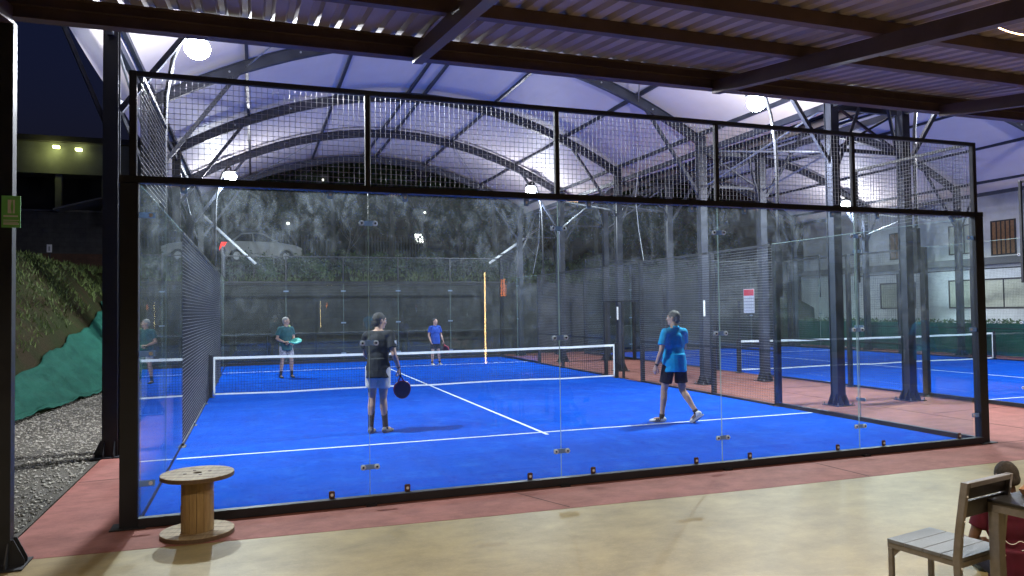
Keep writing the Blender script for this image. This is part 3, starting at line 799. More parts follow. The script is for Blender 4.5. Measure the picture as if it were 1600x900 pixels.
MB().tube(pts, .003, 6).build('light_tube', 'led_warm', t)
def added_downlight(x, y, label):  # unseen lamp added to brighten the foreground floor; can hides it from the glass
    z = zr(y)-.01
    t = empty('added_downlight', (x, y, z), 0, label, 'lamp', 'added unseen lamps under the canopy')
    b = MB(); n = 24
    for r, zz in ((.10, 0), (.10, -.24), (.094, -.24), (.094, -.012)):
        for j in range(n): a = 2*math.pi*j/n; b.v.append((r*math.cos(a), r*math.sin(a), zz))
    for k in range(3):
        for j in range(n): b.f.append((k*n+j, k*n+(j+1)%n, (k+1)*n+(j+1)%n, (k+1)*n+j))
    b.build('can', 'black_steel', t)
    MB().cyl((0,0,-.06), (0,0,-.05), .085, n=20).build('added_bulb_disc', M_ADDED_BULB, t)
    ld = bpy.data.lights.new('added_canopy_lamp', 'SPOT'); ld.energy = 310; ld.color = (1, .84, .62); ld.shadow_soft_size = .09; ld.spot_size = R(150); ld.spot_blend = .7
    l = bpy.data.objects.new('added_canopy_lamp', ld); COL.objects.link(l); l.location = (x, y, z-.26)
M_ADDED_BULB = emis('added_warm_bulb', (1, .85, .68), 12)
for x, lb in ((-.2, 'first added unseen can lamp under the canopy, above the left end'), (3.1, 'second added unseen can lamp under the canopy, above the viewer'), (6.6, 'third added unseen can lamp under the canopy, above the chair'), (10.2, 'fourth added unseen can lamp under the canopy, toward the right')):
    added_downlight(x, -4.75, lb)

# ------------------------------------------------------------ behind the courts
t = empty('retaining_wall', (12, 23.1, 0), 0, 'dark block retaining wall behind both courts', 'wall')
MB().box(-14.0, 13.5, -.28, .1, -.02, 2.9).build('wall', 'retaining', t)
MB().box(-14.0, 13.5, -.32, .14, 2.902, 2.98).build('coping', 'tile_dark', t)
t = empty('pipe_rail', (5, 22.3, 0), 0, 'low pale pipe rail running behind the far glass wall', 'rail')
b = MB(); b.tube([(-5.5, 0, 1.0), (5.4, 0, 1.0)], .022, 8); b.build('top_pipe', 'grey_steel', t)
for k in range(7): MB().tube([(-5.4+1.8*k, 0, 0), (-5.4+1.8*k, 0, .98)], .02, 8).build('rail_post', 'grey_steel', t)
# dark gates and panels beyond the right side
t = empty('metal_gate', (16.5, 22.4, 0), 0, 'dark panelled metal gate behind the empty court', 'gate')
for k in range(5): MB().box(-4+k*1.6, -4+k*1.6+1.54, -.02, .02, .08, 2.3).build('gate_panel', 'retaining', t)
MB().box(-4.1, 4.1, -.05, -.021, 2.31, 2.4).build('gate_frame', 'grey_steel', t)

# palisade fences
def palisade(x0, x1, y, z0, h, label):
    t = empty('palisade_fence', (x0, y, z0), 0, label, 'fence')
    n = int((x1-x0)/.16)
    for k in range(min(n, 90)):
        x = (x1-x0)*k/n
        b = MB(); b.prism([(x-.035, 0), (x+.035, 0), (x+.035, h-.1), (x, h), (x-.035, h-.1)], 'y', -.01, .01)
        b.build('pale', 'pale_paint', t)
    b = MB()
    for z in (.3, h-.35): b.box(0, x1-x0, .011, .05, z-.02, z+.02)
    b.build('fence_rail', 'pale_paint', t)
palisade(1.9, 5.4, 34.5, 4.15, 2.0, 'grey palisade fence right behind the parked silver car')
palisade(6.9, 10.4, 34.5, 4.15, 2.0, 'grey palisade fence among the trees, right of the bare tree')

# parked car
def car(x, y, z, rz):
    t = empty('parked_car', (x, y, z), rz, 'silver sedan with a glowing red tail light parked behind the far bank', 'car')
    L = 2.2
    body = [(-L, .35), (-L-.02, .75), (-L+.1, .95), (-1.55, 1.0), (-1.4, 1.02), (1.0, .98), (1.9, .86), (L-.02, .7), (L, .4), (L-.1, .26), (1.75, .25),
            (1.66, .5), (1.45, .62), (1.2, .62), (.99, .5), (.9, .25), (-.95, .25), (-1.04, .5), (-1.25, .62), (-1.5, .62), (-1.71, .5), (-1.8, .25), (-L+.1, .27)]
    b = MB(); b.prism(body, 'y', -.85, .85); o = b.build('body', 'car', t, bevel=.05, seg=3); smooth_by_angle(o)
    cab = MB()
    lo = [(-1.75, .985), (.95, .965)]; hi = [(-1.15, 1.43), (-.2, 1.47), (.15, 1.43)]
    P = [(-1.75, .985), (-1.1, 1.42), (-.3, 1.48), (.1, 1.43), (.98, .965)]
    n = len(P); vs = []
    for s in (-1, 1):
        for (a, c) in P: vs.append((a, s*(.80-(c-.96)*.32), c))
    cab.add(vs, [tuple(range(n)), tuple(range(2*n-1, n-1, -1))]+[(i, i+n, (i+1)%n+n, (i+1)%n) for i in range(n)])
    o = cab.build('cabin', 'car', t, bevel=.03, seg=2); smooth_by_angle(o)
    for s in (-1, 1):
        yy = lambda c: s*(.812-(c-.96)*.32)
        for pts in ([(-1.5, 1.02), (-1.1, 1.35), (-.55, 1.40), (-.5, 1.02)], [(-.42, 1.02), (-.47, 1.405), (.05, 1.37), (.75, 1.02)]):
            q = MB(); q.add([(a, yy(c), c) for a, c in pts]+[(a, yy(c)-s*.01, c) for a, c in pts], [(0,1,2,3), (7,6,5,4), (0,4,5,1), (1,5,6,2), (2,6,7,3), (3,7,4,0)]); q.build('side_window', 'carglass', t)
    q = MB(); q.add([(.96, -.70, .99), (.96, .70, .99), (.14, .62, 1.42), (.14, -.62, 1.42), (.98, -.70, 1.0), (.98, .70, 1.0), (.16, .62, 1.435), (.16, -.62, 1.435)], [(0,1,2,3), (7,6,5,4), (0,4,5,1), (1,5,6,2), (2,6,7,3), (3,7,4,0)]); q.build('windscreen', 'carglass', t)
    for sx in (-1.37, 1.33):
        for s in (-1, 1):
            wh = MB().cyl((sx, s*.70, .32), (sx, s*.87, .32), .31, n=24).build('wheel', 'tyre', t)
            MB().cyl((sx, s*.871, .32), (sx, s*.88, .32), .19, n=16).build('rim', 'galv', wh)
    for s in (-1, 1):
        MB().prism([(-L-.04, .68), (-L+.16, .74), (-L+.30, .95), (-L+.02, .95)], 'y', s*.80-.065, s*.80+.065).build('tail_light', 'tail', t)
        MB().prism([(L+.01, .62), (L-.3, .72), (L-.3, .84), (L-.02, .74)], 'y', s*.74-.12, s*.74+.12).build('headlight', 'chrome', t)
    for s in (-1, 1): MB().ell((.62, s*.93, 1.02), (.09, .07, .06)).build('mirror', 'car', t, smooth=True)
    return t
c_ = car(1.25, 30.6, hgt(1.1, 30.6)-.02, R(4)); c_.scale = (.84, .84, 1.0)

# trees -------------------------------------------------------------
def leafcloud(name, rad, n, seed, m, parent, cz, size=.22, droop=.4, nclump=26):
    rg = random.Random(seed); b = MB()
    clumps = []
    for k in range(nclump):
        a = rg.random()*6.28; e = rg.uniform(-.9, 1); q = rg.uniform(.35, 1)**.6
        c = Vector((math.cos(a)*rad[0]*q*math.sqrt(1-e*e*.8), math.sin(a)*rad[1]*q*math.sqrt(1-e*e*.8), cz+rad[2]*e*.85)); clumps.append((c, rg.uniform(.16, .38)*rad[0]))
    for i in range(n):
        c, r = rg.choice(clumps)
        p = c+Vector((rg.gauss(0, r*.55), rg.gauss(0, r*.55), rg.gauss(0, r*.5)))
        s = size*rg.uniform(.5, 1.2); d = Vector((rg.gauss(0, 1), rg.gauss(0, 1), rg.gauss(-droop, .6))).normalized()
        r_ = d.cross(Vector((rg.gauss(0, 1), rg.gauss(0, 1), rg.gauss(0, 1)))).normalized()
        b.add([p, p+d*s*.5+r_*s*.22, p+d*s, p+d*s*.5-r_*s*.22], [(0, 1, 2, 3)])
    return b.build(name, m, parent, fixn=False)
def limbs(parent, h, seed, m='bark', r0=.16, spread=1.5, nb=7, twig=0):
    rg = random.Random(seed); b = MB(); pts = []; p = Vector((0,0,-.3)); k = 7
    for i in range(k+1): pts.append(Vector((.12*math.sin(i*1.1+seed), .12*math.cos(i*.9+seed)-.12, -.3+(h+.3)*i/k)))
    b.tube(pts, [r0*(1-.75*i/k) for i in range(k+1)], 8)
    for j in range(nb):
        i = rg.randint(2, k-1); s = pts[i]; a = rg.random()*6.28; ln = rg.uniform(.5, 1)*spread
        q = [s, s+Vector((math.cos(a)*ln*.4, math.sin(a)*ln*.4, ln*.45)), s+Vector((math.cos(a)*ln*.8, math.sin(a)*ln*.8, ln*1.1))]
        b.tube(q, [r0*.4, r0*.25, r0*.1], 6)
        for u in range(twig):
            a2 = a+rg.uniform(-1, 1); w2 = q[1].lerp(q[2], rg.random()); l2 = rg.uniform(.3, .8)*spread*.6
            b.tube([w2, w2+Vector((math.cos(a2)*l2*.6, math.sin(a2)*l2*.6, l2))], [r0*.14, r0*.05], 5)
    return b.build('trunk', m, parent, smooth=True)
def tree(x, y, h, rad, seed, label, m='leaf', n=3400, size=.44):
    z = hgt(x, y)
    t = empty('broadleaf_tree', (x, y, z), 0, label, 'tree', 'trees on the bank behind the courts')
    limbs(t, h*.62, seed, spread=rad*.8)
    leafcloud('crown', (rad, rad, h*.38), n, seed, m, t, h*.62, size)
    return t
tree_specs = [(-3.6, 35.5, 7.0, 2.6, 'leaf'), (-.6, 37.5, 8.5, 3.0, 'leaf'), (3.2, 38.5, 9, 3.2, 'leaf_light'), (6.9, 38, 8.2, 2.8, 'leaf'), (10.2, 39, 9.5, 3.2, 'leaf'),
              (13.8, 38.5, 8.6, 3.0, 'leaf_light'), (17.5, 39, 9, 3.2, 'leaf'), (21.2, 38.5, 9, 3.2, 'leaf'), (25.5, 39.5, 9.6, 3.2, 'leaf_light'), (12.0, 33.2, 6.5, 2.2, 'leaf'), (17.8, 33.5, 6.8, 2.3, 'leaf'), (22.5, 34.0, 6.5, 2.4, 'leaf'), (29.5, 37, 9, 3.2, 'leaf')]
tl = ['dark leafy tree at the far left above the bank', 'tall leafy tree behind the roof of the parked car', 'pale leafy tree right of the parked car, behind the palisade fence', 'leafy tree between the two stretches of palisade fence',
      'tall dark tree behind the right stretch of palisade fence', 'pale tall tree above the far right corner of the players\' court', 'tall dark tree behind the gap between the two courts', 'tall dark tree behind the empty court\'s net',
      'pale tall tree behind the right half of the empty court', 'smaller dark tree in front, right of the lit far bank', 'smaller dark tree in front, behind the metal gate', 'smaller dark tree behind the right end of the gate', 'rightmost tall dark tree beside the house']
for i, (sp, lb) in enumerate(zip(tree_specs, tl)): tree(sp[0], sp[1], sp[2], sp[3], 11+i, lb, sp[4])
# palms with hanging fronds
def palm(x, y, h, seed, label):
    t = empty('palm_tree', (x, y, hgt(x, y)), 0, label, 'palm')
    b = MB(); b.tube([(0,0,-.3), (.05,0,h*.5), (0,.05,h)], [.16, .13, .11], 8); b.build('trunk', 'bark_pale', t, smooth=True)
    rg = random.Random(seed); f = MB()
    for k in range(20):
        a = k*2.4+rg.random()*.4; el = rg.uniform(-.3, 1.1); L = rg.uniform(1.7, 2.5); p = Vector((0,0,h)); pts = [p.copy()]; d = Vector((math.cos(a)*math.cos(el), math.sin(a)*math.cos(el), math.sin(el)))
        for i in range(8):
            p = p+d*L/8; d = (d+Vector((0,0,-.2))).normalized(); pts.append(p.copy())
        f.tube(pts, [.02*(1-i/10) for i in range(9)], 4)
        for i in range(1, 9):
            for u in range(3):
                q = pts[i-1].lerp(pts[i], u/3); sd = (pts[i]-pts[i-1]).cross(Vector((0,0,1))).normalized()
                for s in (-1, 1):
                    e = q+sd*s*.32*(1-.6*i/9)+Vector((0,0,-.30*rg.uniform(.6, 1.2)))+(pts[i]-pts[i-1])*.5
                    f.add([q-Vector((0,0,.02)), q+(pts[i]-pts[i-1])*.13, e], [(0,1,2)])
    f.build('fronds', 'leaf_light', t, fixn=False)
palm(4.9, 33.0, 4.2, 3, 'palm with hanging fronds right of the parked car')
palm(-1.0, 32.4, 3.6, 5, 'low palm just left of the parked car')
palm(13.5, 31.5, 4.2, 8, 'palm with hanging fronds behind the far right court corner')
palm(8.7, 36.5, 5.5, 9, 'tall palm above the right stretch of palisade fence')
palm(20.0, 32.0, 4.4, 12, 'palm behind the left half of the empty court')
for (x, y, s, lb) in ((5.3, 29.5, 4, 'bare pale branching tree right of the parked car'), (9.2, 30.0, 6, 'bare pale branching tree behind the glass, near its middle'), (14.9, 28.5, 9, 'thin bare tree behind the gap between the courts')):
    t = empty('bare_tree', (x, y, hgt(x, y)), 0, lb, 'tree', 'bare branching trees on the far bank'); limbs(t, 3.0, s, 'bark_pale', .055, 1.5, 9, 4)
# shrubs along the far bank
shl = ['under the parked car\'s door', 'below the parked car\'s bonnet', 'at the foot of the bare tree right of the car', 'in the middle of the far bank', 'right of the middle of the far bank', 'above the right corner of the players\' court', 'behind the gap between the courts', 'behind the empty court\'s left half', 'behind the empty court\'s right half', 'at the far left end of the retaining wall']
for i, (x, y) in enumerate([(.9, 25.6), (3.2, 25.6), (5.0, 27.3), (6.8, 26.6), (8.9, 27.0), (11.2, 26.4), (14.0, 27.0), (17.4, 26.6), (21.5, 26.5), (-2.2, 27.0)]):
    t = empty('shrub', (x, y, hgt(x, y)), 0, 'dark bushy shrub '+shl[i], 'shrub', 'shrubs on the far bank')
    MB().tube([(0,0,-.2), (.03,0,.4)], [.04, .02], 6).build('stem', 'bark', t)
    leafcloud('foliage', (1.0, .7, .55), 1100, 40+i, 'leaf_light' if i % 3 == 0 else 'leaf', t, .45, .17, 0, 14)
# small far lights
for (x, y, z, lb) in ((2.75, 40, 6.9, 'tiny white window light above the palisade fence behind the car'), (10.9, 41, 7.9, 'tiny bright white light among the trees, high in the middle'), (10.6, 41, 6.3, 'small patterned lit window among the trees in the middle'),
                      (4.6, 39, 9.3, 'tiny white light high in the trees above the car')):
    t = empty('far_light', (x, y-3.8, z), 0, lb, 'light')
    t2 = MB()
    if 'patterned' in lb:
        for i in range(4):
            for j in range(4):
                if (i*3+j*5) % 4: t2.box(-.32+i*.14, -.24+i*.14, -.02, .02, -.25+j*.14, -.18+j*.14)
        t2.build('window_glow', 'far_bulb', t)
    else: t2.ell((0,0,0), (.07, .07, .06)).build('bulb', 'far_bulb', t)
    MB().box(-.36, .36, .025, .06, -.34, .34).build('mounting', 'plaster_dark', t)
# left: terrace house and walls
t = empty('terrace_house', (-10, 31, 3.6), 0, 'dark house with a columned terrace and a yellow-lit fascia at the far left', 'house')
MB().box(-9, 7, 0.6, 8, 0, 4.6).build('wall', 'dark_interior', t)
MB().box(-9, 7, -.6, 8, 4.60, 6.0).build('fascia', 'plaster_dark', t)
MB().box(-9.3, 7.3, -.9, 8.3, 6.001, 6.25).build('roof', 'tile_dark', t)
for k in range(9): MB().box(-8.6+1.85*k, -8.35+1.85*k, -.5, -.25, 0, 4.598).build('column', 'plaster_dark', t)
rl = MB(); rl.box(-9, 7, -.55, -.5, 2.0, 2.06)
for k in range(80): rl.box(-9+.2*k, -8.98+.2*k, -.54, -.51, 1.2, 1.998)
rl.build('balustrade', 'grey_steel', t)
MB().box(-9, 7, -.56, .598, 1.0, 1.18).build('balcony_slab', 'plaster_dark', t)
for (dx, dz) in ((2.62, 5.75), (3.5, 5.68)):
    lt = MB().box(dx-.12, dx+.12, -.95, -.75, dz-.05, dz+.05).build('wall_lamp', 'yellow_lamp', t)
sl = bpy.data.lights.new('terrace_lamp', 'POINT'); sl.energy = 22; sl.color = (.8, .9, .25); sl.shadow_soft_size = .1
l = bpy.data.objects.new('terrace_lamp', sl); COL.objects.link(l); l.location = (-7.6, 29.8, 9.1)
t = empty('boundary_wall', (-8, 29, 3.2), 0, 'dark boundary wall with a pale coping above the left bank', 'wall')
MB().box(-10, 4.2, 0, .2, -.5, 3.12).build('wall', 'retaining', t)
MB().box(-10, 4.2, -.05, .25, 3.121, 3.19).build('coping', 'plaster_dark', t)
t = empty('brick_wall', (-7, 27.6, 3.4), 0, 'low red-brown brick wall on top of the left grass bank', 'wall')
MB().box(-8, 3.4, 0, .22, -.6, 1.0).build('wall', 'brick', t)
t = empty('lean_to_roof', (-5.4, 28.3, 6.25), 0, 'small pale gabled roof edge beyond the left boundary wall', 'roof')
b = MB(); b.prism([(-1.6, 0), (.9, .75), (.9, .82), (-1.6, .07)], 'y', -.4, 2); b.box(.9, .96, -.4, 2, -.6, .82); b.build('roof_sheet', 'plaster_dark', t)
t = empty('meter_plate', (-6.9, 27.0, 3.9), 0, 'small pale plate on a short post before the brick wall', 'plate')
MB().box(-.035, .035, 0, .05, -.6, .75).build('plate_post', 'tile_dark', t)
pl = MB().box(-.09, .09, -.02, -.001, .5, .82).build('plate', 'plaster', t); MB().box(-.03, .03, -.03, -.021, .56, .74).build('mark', 'grey_print', pl)

# right: house beyond the empty court
t = empty('white_house', (28, 16, 0), 0, 'white two-storey house with shuttered windows beyond the right court', 'house')
MB().box(0, 7, -9, 8, 0, 3.35).build('lower_wall', 'plaster', t)
MB().box(-.25, 7, -9.2, 8.2, 3.351, 3.62).build('floor_slab', 'plaster_dark', t)
MB().box(.2, 7, -9, 8, 3.621, 6.4).build('upper_wall', 'plaster', t)
MB().box(-.5, 7.5, -9.6, 8.6, 6.401, 6.6).build('roof_eave', 'tile_dark', t)
def window(y0, y1, z0, z1, x, mm, nb):
    f = MB(); e = .05
    f.box(x-.04, x-.001, y0-e, y1+e, z0-e, z0); f.box(x-.04, x-.001, y0-e, y1+e, z1, z1+e); f.box(x-.04, x-.001, y0-e, y0, z0, z1); f.box(x-.04, x-.001, y1, y1+e, z0, z1)
    fo = f.build('window', 'tile_dark', t)
    MB().box(x-.012, x-.002, y0, y1, z0, z1).build('pane', mm, fo)
    g = MB()
    for k in range(1, nb): yy = y0+(y1-y0)*k/nb; g.box(x-.03, x-.013, yy-.02, yy+.02, z0, z1)
    g.build('glazing_bar', 'tile_dark', fo)
window(-3.35, -2.45, 3.75, 5.0, .2, 'timber_shutter', 5); window(-1.9, -.6, 3.9, 5.0, .2, 'blind', 4); window(1.4, 2.4, 3.9, 5.0, .2, 'timber_shutter', 4)
window(-3.8, -2.2, 1.7, 2.75, 0, 'blind', 2); window(-1.9, -.7, 1.7, 2.75, 0, 'blind', 2); window(-6.5, -4.2, 1.7, 2.75, 0, 'blind', 2); window(1.0, 2.8, 1.7, 2.75, 0, 'blind', 2)
t = empty('hedge', (26.2, 14, 0), 0, 'clipped dark green hedge at the foot of the white house', 'hedge')
MB().box(-.1, .1, -7, 8, 0, .5).build('stem_row', 'bark', t)
rgh = random.Random(5); b = MB()
for i in range(16000):
    p = Vector((rgh.uniform(-.42, .42), rgh.uniform(-7.2, 8.2), rgh.uniform(.05, 1.22))); s = rgh.uniform(.05, .14)
    d = Vector((rgh.gauss(0,1), rgh.gauss(0,1), rgh.gauss(0,1))).normalized(); r_ = d.cross(Vector((rgh.gauss(0,1), rgh.gauss(0,1), 1))).normalized()
    b.add([p, p+d*s*.5+r_*s*.3, p+d*s, p+d*s*.5-r_*s*.3], [(0,1,2,3)])
b.build('foliage', 'leaf', t, fixn=False)
t = empty('shade_cloth_screen', (24.9, 12, 0), 0, 'dark green shade cloth screen along the outer side of the empty court', 'screen')
MB().box(-.006, .006, -9, 9, .05, 1.15).build('cloth_panel', 'shade', t)
for k in range(7): MB().cyl((.03, -9+3*k, 0), (.03, -9+3*k, 1.2), .02, n=8).build('screen_post', 'grey_steel', t)

# ------------------------------------------------------------ small things on site
t = empty('green_sign', (-.725, -.845, 2.5), R(0), 'small green notice board with a white emblem on the left canopy post', 'sign')
MB().box(-.075, .045, -.006, .006, 0, .235).build('sign_board', 'sign_green', t)
e = MB(); e.prism([(-.035, .105), (-.01, .105), (-.017, .15), (-.010, .205), (-.035, .205)], 'y', -.0085, -.0065)
e.prism([(-.004, .105), (.010, .105), (.010, .205), (-.004, .205), (.001, .15)], 'y', -.0085, -.0065); e.build('emblem', 'white_paint', t)
for z, x1, h_ in ((.078, .03, .012), (.05, .036, .006), (.036, .028, .006), (.02, .036, .012)):
    MB().box(-.062, x1, -.0085, -.0065, z, z+h_).build('lettering_row', 'white_paint', t)
t = empty('notice_sheet', (9.93, 4.62, 1.72), 0, 'white notice sheet with a red heading and a grey grid, hung on the right mesh', 'notice')
MB().box(.0, .004, -.16, .16, 0, .46).build('paper', 'paper', t)
hd = MB().box(-.003, -.0005, -.15, .15, .33, .45).build('red_heading', 'red_print', t)
g = MB()
for k in range(5): g.box(-.003, -.0005, -.15, .15, .03+.06*k, .042+.06*k)
for k in range(6): g.box(-.005, -.0031, -.15+.058*k, -.144+.058*k, .03, .30)
g.build('table_grid', 'grey_print', t)
for (x, y, z, lb) in ((11.02, 7.73, 1.62, 'narrow white strip plate on the second column right of the players'), (10.95, 12.0, 1.5, 'narrow white strip plate on the third column beyond the net')):
    o = MB().box(x-.025, x+.025, y-.014, y, z, z+.38).build('strip_plate', 'white_paint', bevel=.003); tag(o, lb, 'plate', 'white strip plates on columns')
o = MB().ell((1.85, 13.9, 1.47), (.033, .033, .033)).build('padel_ball', mat('ball_felt', (.6, .68, .3), .9, 0, .05, 40), None, smooth=True); tag(o, 'small pale ball in the air in front of the man in teal', 'ball')
# distant stack of wire crates / ac unit behind mesh omitted

# ------------------------------------------------------------ cable spool
sp = empty('cable_spool', (.5, -.43, 0), R(-12), 'round wooden cable drum standing on end at the left glass corner', 'cable spool')
def disc(z0, z1, name, hole):
    o = empty
    b = MB(); n = 48; r = .29; ri = .035 if hole else .0
    vs = []
    for z in (z0, z1):
        for rr in (r, r-.006 if z == z1 else r):
            pass
    b = MB(); nn = 56
    rings = [(r-.003, z0), (r, z0+.003), (r, z1-.003), (r-.003, z1)] + ([(ri, z1), (ri, z0)] if hole else [])
    for rr, z in rings:
        for j in range(nn):
            a = 2*math.pi*j/nn; b.v.append((rr*math.cos(a), rr*math.sin(a), z))
    k = len(rings)
    for i in range(k-1 if not hole else k):
        i2 = (i+1) % k
        for j in range(nn):
            b.f.append((i*nn+j, i*nn+(j+1)%nn, i2*nn+(j+1)%nn, i2*nn+j))
    if not hole: b.f.append(tuple(range(nn-1, -1, -1))); b.f.append(tuple((k-1)*nn+j for j in range(nn)))
    o = b.build(name, 'spool_wood', sp)
    o.data.materials.append(M['spool_edge'])
    for p in o.data.polygons:
        if abs(p.normal.z) < .5: p.material_index = 1
    sm = MB()
    for q in (-.17, -.06, .055, .165):
        l = math.sqrt(r*r-q*q)-.004; sm.box(-l, l, q-.0022, q+.0022, z1+.0002, z1+.0012)
    sm.build('plank_gap', 'spool_edge', o)
    return o
tp = disc(.475, .51, 'top_flange', True); bt = disc(0.0, .036, 'bottom_flange', False)
MB().box(-.024, .024, -.024, .024, .4752, .4756).build('hub_hole', 'rubber', tp)
for a in range(4):
    an = a*math.pi/2+.5; MB().cyl((.10*math.cos(an), .10*math.sin(an), .5105), (.10*math.cos(an), .10*math.sin(an), .5145), .014, n=10).build('bolt_head', 'rustcap', tp)
for k in range(14):
    a0 = 2*math.pi*k/14+.012; a1 = 2*math.pi*(k+1)/14-.012; r = .128; b = MB(); P = []
    for a in (a0, (a0+a1)/2, a1): P.append((r*math.cos(a), r*math.sin(a)))
    for a in (a1, a0): P.append(((r-.02)*math.cos(a), (r-.02)*math.sin(a)))
    b.prism(P, 'z', .0365, .4748); b.build('barrel_stave', 'spool_stave', sp)
MB().cyl((0,0,.037), (0,0,.474), .104, n=28).build('inner_core', 'spool_edge', sp)

# ------------------------------------------------------------ chair
def chair(loc, rz, label):
    """front towards +y, seat .43 x .43, top .45"""
    t = empty('slatted_chair', loc, rz, label, 'chair')
    W = .215; f = .03
    n = 4; d = .43/n
    for k in range(n):
        MB().box(-W, W, -.215+d*k+.0015, -.215+d*(k+1)-.0015, .43, .452).build('seat_slat', 'slat_grey', t, bevel=.002)
    fr = MB()
    fr.box(-W+.005, W-.005, .185, .215, .40, .4295); fr.box(-W+.005, W-.005, -.215, -.185, .40, .4295)
    fr.box(-W+.005, -W+.03, -.1845, .1845, .40, .4295); fr.box(W-.03, W-.005, -.1845, .1845, .40, .4295)
    fr.build('seat_frame', 'alu', t)
    e = MB(); e.box(-W-.0008, -W+.004, -.214, .214, .4302, .4515); 
    for s in (-1, 1):
        MB().box(s*(W-.018)-.014, s*(W-.018)+.014, .186, .214, 0, .3998).build('leg', 'alu', t, bevel=.003)
        g = MB(); g.prism([(.1855, .3995), (.1855, .35), (.14, .3995)], 'x', s*(W-.018)-.003, s*(W-.018)+.003); g.build('corner_gusset', 'alu', t)
        pts = [(s*(W+.002), -.225, 0), (s*(W+.002), -.205, .25), (s*(W+.002), -.20, .45), (s*(W+.002), -.215, .60), (s*(W+.002), -.255, .875)]
        b = MB(); hw, hd = .014, .019
        for p in pts:
            for dx, dy in ((-hw, -hd), (hw, -hd), (hw, hd), (-hw, hd)): b.v.append((p[0]+dx, p[1]+dy, p[2]))
        for i in range(4):
            a = i*4; b.f += [(a, a+1, a+5, a+4), (a+1, a+2, a+6, a+5), (a+2, a+3, a+7, a+6), (a+3, a, a+4, a+7)]
        b.f += [(3,2,1,0), (16,17,18,19)]
        lg = b.build('leg', 'alu', t, bevel=.002)
        for z, y in ((.66, -.245), (.80, -.262), (.40, -.222)):
            MB().cyl((s*(W+.002), y, z), (s*(W+.002), y-.004, z), .006, n=8).build('bolt', 'chrome', lg)
    MB().box(-W+.013, W-.013, -.273, -.237, .846, .874).build('top_rail', 'alu', t, bevel=.002)
    for z0, z1, y in ((.775, .868, -.2405), (.672, .765, -.226)):
        b = MB(); b.prism([(y, z0), (y+.018, z0), (y+.018-.012, z1), (y-.012, z1)], 'x', -W-.012, W+.012)
        o = b.build('back_slat', 'slat_dark', t, bevel=.002)
    MB().box(-W+.02, W-.02, -.215, -.187, .20, .225).build('stretcher', 'alu', t) if False else None
    return t
chair((4.765, -3.905, 0), R(10), 'empty slatted grey chair with a brushed metal frame at the bottom right')

# table
tb = empty('dark_table', (5.32, -4.46, 0), R(8), 'black topped metal table at the bottom right corner behind the chair', 'table')
MB().box(-.44, .44, -.40, .40, .735, .752).build('table_top', 'table_black', tb, bevel=.003)
fr = MB(); fr.box(-.43, .43, .37, .395, .685, .7345); fr.box(-.43, .43, -.395, -.37, .685, .7345); fr.box(-.43, -.405, -.3695, .3695, .685, .7345); fr.box(.405, .43, -.3695, .3695, .685, .7345)
fr.build('apron', 'alu', tb)
for sx in (-1, 1):
    for sy in (-1, 1):
        lg = MB().box(sx*.402-.028, sx*.402+.028, sy*.367-.028, sy*.367+.028, 0, .6848).build('leg', 'alu', tb, bevel=.003)
t = empty('food_tray', (5.22, -4.17, .752), R(25), 'brown paper food tray with white paper inside, on the dark table', 'tray')
b = MB()
outer = [(-.13, -.09), (.13, -.09), (.13, .09), (-.13, .09)]
b.v = [(x*.85, y*.85, .001) for x, y in outer]+[(x, y, .035) for x, y in outer]+[(x*.97, y*.97, .035) for x, y in outer]+[(x*.82, y*.82, .004) for x, y in outer]
for k in range(3):
    for i in range(4): b.f.append((k*4+i, k*4+(i+1)%4, k*4+4+(i+1)%4, k*4+4+i))
b.f += [(3,2,1,0), (12,13,14,15)]
b.build('tray_body', 'kraft', t)
b = MB(); b.box(-.10, .10, -.07, .07, .0045, .012); b.build('paper_liner', 'soil_white', t)
for k, (x, y) in enumerate(((-.05, .01), (.02, -.02), (.06, .03))): MB().ell((x, y, .02), (.022, .016, .009)).build('food_scrap', 'kraft', t, smooth=True)

# ------------------------------------------------------------ people
def V(*a): return Vector(a)
def capsule(b, p1, r1, p2, r2, n=14):
    p1, p2 = Vector(p1), Vector(p2); d = p2-p1; L = d.length
    if L < 1e-6: b.ell(p1, (r1, r1, r1), n, 8); return
    q = d.to_track_quat('Z', 'Y').to_matrix(); vs = []; rings = []
    for i in range(1, 5): th = math.pi/2*(1-i/4); rings.append((-r1*math.sin(th), r1*math.cos(th)))
    for i in range(0, 4): th = math.pi/2*(i/4); rings.append((L+r2*math.sin(th), r2*math.cos(th)))
    vs.append(p1+q @ V(0,0,-r1))
    for z, r in rings:
        for j in range(n): a = 2*math.pi*j/n; vs.append(p1+q @ V(r*math.cos(a), r*math.sin(a), z))
    vs.append(p1+q @ V(0,0,L+r2)); k = len(rings); fs = []
    for j in range(n): fs.append((0, 1+(j+1)%n, 1+j)); fs.append((len(vs)-1, 1+(k-1)*n+j, 1+(k-1)*n+(j+1)%n))
    for i in range(k-1):
        for j in range(n): fs.append((1+i*n+j, 1+i*n+(j+1)%n, 1+(i+1)*n+(j+1)%n, 1+(i+1)*n+j))
    b.add(vs, fs)
def frustum(b, p1, r1, p2, r2, n=20):
    b.tube([p1, p2], [r1, r2], n)
